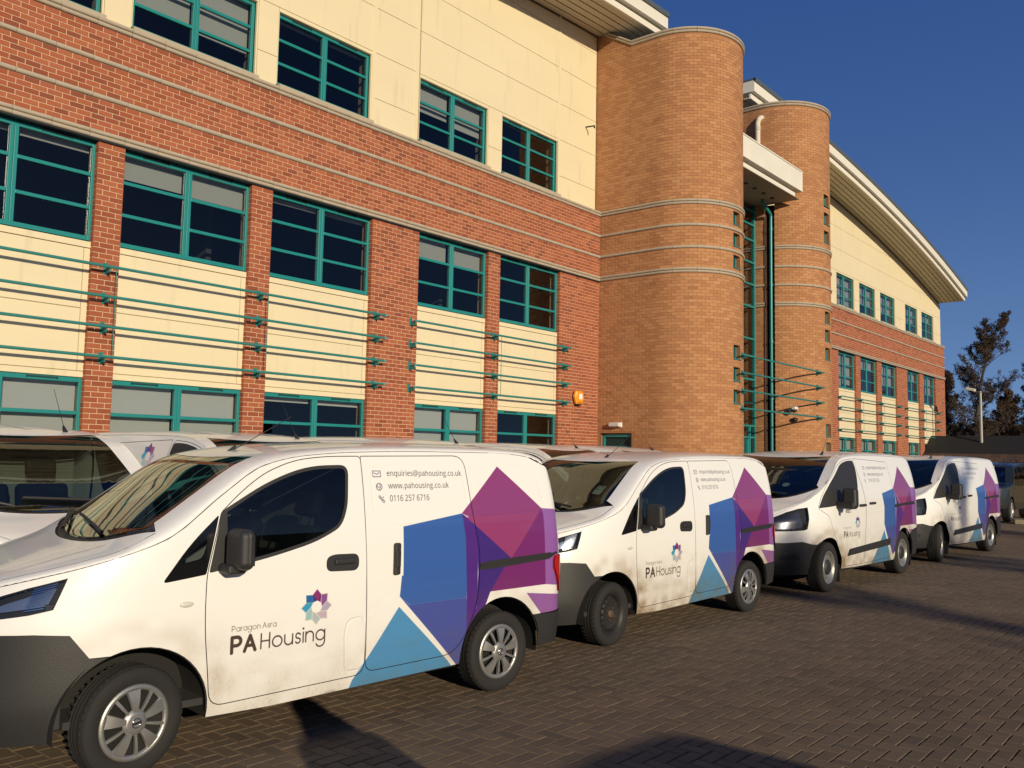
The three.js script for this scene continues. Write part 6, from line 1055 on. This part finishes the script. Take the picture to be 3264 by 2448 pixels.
{ // outbuilding with a tiled eaves
  const o = thing('outbuilding', 'long low outbuilding with brown tiled roof edge behind the farthest van', 'outbuilding'); const x = 44.2, z0 = 0.2, z1 = 14;
  part(o, 'wall', [box(x, x + 4, 0, 1.9, z0, z1)], std(rgb(0.16, 0.12, 0.075), 0.9, { map: withRepeat(mottle, 0.5, 0.5) }));
  for (let z = z0 + 0.4; z < z1; z += 1.55) part(o, 'panel', [cbox(x - 0.05, x - 0.002, 0.1, 1.78, z, z + 1.4, 0.01)], std((z * 7 | 0) % 3 ? rgb(0.17, 0.13, 0.07) : rgb(0.34, 0.30, 0.22), 0.9));
  part(o, 'gutter', [box(x - 0.32, x + 0.1, 1.80, 1.92, z0 - 0.2, z1)], VM.dark); part(o, 'roof_deck', [(() => { const g = box(-0.1, 2.6, -0.03, 0.0, z0 - 0.3, z1); g.rotateZ(0.5); g.translate(x - 0.3, 1.9, 0); return g; })()], VM.dark);
  const R = mulberry(4); const tg = new RoundedBoxGeometry(0.4, 0.03, 0.31, 2, 0.012), tm = [0, 1, 2].map((k) => std(rgb(0.060 + k * 0.012, 0.034 + k * 0.006, 0.022 + k * 0.004), 0.85));
  for (let r = 0; r < 2; r++) for (let z = z0 - 0.3; z < z1; z += 0.325) { const m = new THREE.Mesh(tg, tm[R() * 3 | 0]); m.name = 'roof_tile'; m.castShadow = m.receiveShadow = true; m.rotation.z = 0.5 + (R() - 0.5) * 0.05; m.position.set(x - 0.24 + r * 0.31, 1.99 + r * 0.17, z + 0.15 + (r % 2) * 0.16); o.add(m); }
  const wp = thing('white_post', 'white boxed post against the outbuilding beside the farthest van', 'post'); part(wp, 'shaft', [cbox(x - 0.4, x - 0.1, 0, 1.75, 2.8, 3.15, 0.02)], std(rgb(0.6, 0.58, 0.54), 0.6)); part(wp, 'cap', [cbox(x - 0.45, x - 0.06, 1.75, 1.82, 2.75, 3.2, 0.02)], std(rgb(0.55, 0.53, 0.5), 0.6));
}
{ // lamp post with twin floodlights
  const l = thing('lamp_post', 'tall grey lamp post with twin floodlight heads in front of the bare trees', 'lamp post', null, [45.6, 0, 2.3]);
  part(l, 'pole', [rod([0, 0, 0], [0, 5.25, 0], 0.075, 0.055, 14)], std(rgb(0.34, 0.34, 0.33), 0.5, { metalness: 0.3 })); part(l, 'crossbar', [rod([-0.35, 5.2, -0.45], [0.35, 5.2, 0.55], 0.03)], VM.plastic);
  for (const [x, z, c] of [[-0.25, -0.36, 1], [0.28, 0.42, 0]]) { const h = new THREE.Group(); h.name = 'floodlight'; l.add(h); const g = cbox(-0.16, 0.16, -0.05, 0.09, -0.2, 0.2, 0.03); g.rotateX(0.25); g.translate(x, 5.3, z); part(h, 'lamp_head', [g], c ? std(rgb(0.55, 0.52, 0.45), 0.5) : VM.plastic); const d = box(-0.13, 0.13, -0.065, -0.052, -0.16, 0.16); d.rotateX(0.25); d.translate(x, 5.3, z); part(h, 'lens', [d], VM.blackGloss); }
}
// bare winter trees
function tree(label, pos, H, seed, o = {}) {
  const R = mulberry(seed), t = thing('bare_tree', label, 'tree', null, pos), seg = [], tips = [], twigMat = std(rgb(0.075, 0.055, 0.042), 0.95), bark = std(rgb(0.055, 0.045, 0.034), 0.95);
  const cyl = (a, b, r0, r1, n) => { const g = new THREE.CylinderGeometry(r1, r0, a.distanceTo(b), n, 1, true); g.applyQuaternion(new THREE.Quaternion().setFromUnitVectors(V3(0, 1, 0), b.clone().sub(a).normalize())); g.translate((a.x + b.x) / 2, (a.y + b.y) / 2, (a.z + b.z) / 2); return g; };
  const limbs = [], twigs = [];
  const grow = (p, d, len, r, lvl) => {
    const n = lvl === 0 ? 12 : lvl === 1 ? 6 : 4; let a = p.clone(), dir = d.clone();
    for (let i = 0; i < n; i++) {
      dir.add(V3((R() - 0.5) * 0.30, lvl ? 0.05 : 0.02, (R() - 0.5) * 0.30).multiplyScalar(lvl === 0 ? 0.28 : 1)).normalize(); if (o.lean && lvl === 0) dir.add(V3(o.lean[0], 0, o.lean[1]).multiplyScalar(0.02 * i)).normalize();
      const b = a.clone().addScaledVector(dir, len / n), r0 = r * (1 - 0.85 * i / n), r1 = r * (1 - 0.85 * (i + 1) / n);
      (lvl <= 1 ? limbs : twigs).push(cyl(a, b, Math.max(r0, 0.007), Math.max(r1, 0.006), lvl === 0 ? 8 : lvl === 1 ? 5 : 3));
      const f = (i + 1) / n;
      if (lvl < 3) { const kids = lvl === 0 ? (i < 2 ? 0 : 3) : lvl === 1 ? 2 : (i % 2 ? 1 : 0) + 1; for (let k = 0; k < kids; k++) { const az = R() * 2 * PI, up = lvl === 0 ? lerp(0.15, 0.9, f) : 0.25, side = V3(Math.cos(az), up, Math.sin(az)).addScaledVector(dir, lvl ? 0.7 : 0.2).normalize(); const L = lvl === 0 ? H * lerp(0.36, 0.09, f) * (0.75 + R() * 0.5) : len * lerp(0.5, 0.28, f) * (0.7 + R() * 0.5); grow(a.clone().lerp(b, R()), side, L, Math.max(0.009, r1 * (lvl === 0 ? 0.42 : 0.5)), lvl + 1); } }
      if (lvl >= 2) tips.push(b.clone());
      a = b;
    }
  };
  grow(V3(0, 0, 0), V3(0, 1, 0), H, H * 0.017, 0);
  part(t, 'trunk', limbs, bark); part(t, 'twigs', twigs, twigMat).userData.kind = 'stuff';
  const leaf = new THREE.BufferGeometry(); { const pos = []; for (let k = 0; k < 3; k++) { const a = k * 2.1, s = 0.055; pos.push(0, 0, 0, Math.cos(a) * s, 0.6 * s, Math.sin(a) * s, Math.cos(a + 0.8) * s, -0.8 * s, Math.sin(a + 0.8) * s); } leaf.setAttribute('position', new THREE.Float32BufferAttribute(pos, 3)); leaf.computeVertexNormals(); }
  const cnt = Math.floor(tips.length * (o.cones ?? 1) * 0.75), im = new THREE.InstancedMesh(leaf, std(0xffffff, 0.95), cnt), ob = new THREE.Object3D(); im.name = 'crown'; im.userData = { kind: 'stuff' };
  const cc = o.color || [0.06, 0.038, 0.024];
  for (let i = 0; i < cnt; i++) { const p = tips[Math.floor(R() * tips.length)]; ob.position.set(p.x + (R() - 0.5) * 0.25, p.y + (R() - 0.5) * 0.25, p.z + (R() - 0.5) * 0.25); ob.rotation.set(R() * 6, R() * 6, R() * 6); const s = 0.6 + R() * 1.0; ob.scale.set(s, s, s); ob.updateMatrix(); im.setMatrixAt(i, ob.matrix); const k = 0.6 + R() * 0.9; im.setColorAt(i, rgb(cc[0] * k, cc[1] * k, cc[2] * k)); }
  t.add(im); return t;
}
tree('tallest bare tree with dark cones, its thin top leaning right beside the building corner', [66.4, 0, -2.6], 11.6, 21, { cones: 1.3, lean: [0.05, 0.25] });
tree('bare brown tree cut by the right edge of the picture', [68.2, 0, 0.6], 9.6, 34, { cones: 1.5, color: [0.075, 0.042, 0.024] });
tree('lower bare tree close behind the brick corner of the building', [70.5, 0, -5.4], 8.2, 47, { cones: 1.3 });
tree('small bushy brown tree between the two taller bare trees', [71.5, 0, -1.6], 6.8, 58, { cones: 1.8, color: [0.08, 0.045, 0.025] });
tree('bare tree behind the camera that dapples the far vans', [4.6, 0, 42], 11.2, 63, { cones: 0.5 });
tree('second bare tree behind the camera, farther left', [-2.2, 0, 43.5], 10.6, 71, { cones: 0.5 });
tree('third bare tree behind the camera, farther right', [10.5, 0, 45], 11.6, 85, { cones: 0.5 });
{ // scrub bank: reads as one brown mass
  const R = mulberry(9), g = new THREE.BufferGeometry(), pos = []; for (let k = 0; k < 5; k++) { const a = R() * 6.28, b = (R() - 0.2) * 1.2, s = 0.35, w = 0.03; const d = V3(Math.cos(a) * Math.cos(b), Math.sin(b), Math.sin(a) * Math.cos(b)).multiplyScalar(s), q = V3(-d.z, d.y * 0.3, d.x).normalize().multiplyScalar(w); pos.push(-q.x, -q.y, -q.z, q.x, q.y, q.z, d.x, d.y, d.z); } g.setAttribute('position', new THREE.Float32BufferAttribute(pos, 3)); g.computeVertexNormals();
  const N = 26000, im = new THREE.InstancedMesh(g, std(0xffffff, 1), N), ob = new THREE.Object3D(); im.name = 'scrub'; im.userData = { kind: 'stuff', label: 'brown leafless scrub bank below the bare trees', category: 'scrub' };
  for (let i = 0; i < N; i++) { const z = -16 + R() * 30, x = 69 + R() * 7 - z * 0.1, top = 3.2 + 1.6 * tn(z * 0.35 + 20, x * 0.35) + 0.8 * tn(z * 1.3, x * 1.2); ob.position.set(x, Math.pow(R(), 0.75) * top, z); ob.rotation.set(R() * 6, R() * 6, R() * 6); ob.scale.setScalar(0.8 + R()); ob.updateMatrix(); im.setMatrixAt(i, ob.matrix); const k = 0.5 + R(), p = R() < 0.06; im.setColorAt(i, p ? rgb(0.24, 0.2, 0.16) : rgb(0.062 * k, 0.044 * k, 0.025 * k)); }
  scene.add(im);
  const back = new THREE.PlaneGeometry(1, 1); // bank of earth that closes the scrub
  const rows = []; for (let i = 0; i <= 1; i++) rows.push([...Array(31)].map((_, j) => { const z = -30 + j * 1.8; return V3(78 + i * 6 - z * 0.1, i * (2.6 + tn(z * 0.4, 3)), z); })); structure('earth_bank', [quadStrip(rows)], std(rgb(0.035, 0.027, 0.016), 1));
}
{ // low dark building behind the camera, seen only in reflections
  const b = thing('low_building', 'low dark industrial building behind the camera', 'building'); part(b, 'wall', [box(-30, 45, 0, 3.4, 56, 66)], std(rgb(0.08, 0.06, 0.05), 0.9)); part(b, 'roof', [box(-31, 46, 3.42, 4.3, 55.4, 67)], std(rgb(0.03, 0.03, 0.035), 0.7)); for (let i = 0; i < 8; i++) part(b, 'window', [box(-26 + i * 8.5, -23 + i * 8.5, 1.1, 2.5, 55.9, 55.99)], VM.blackGloss);
}
renderer.render(scene, camera);
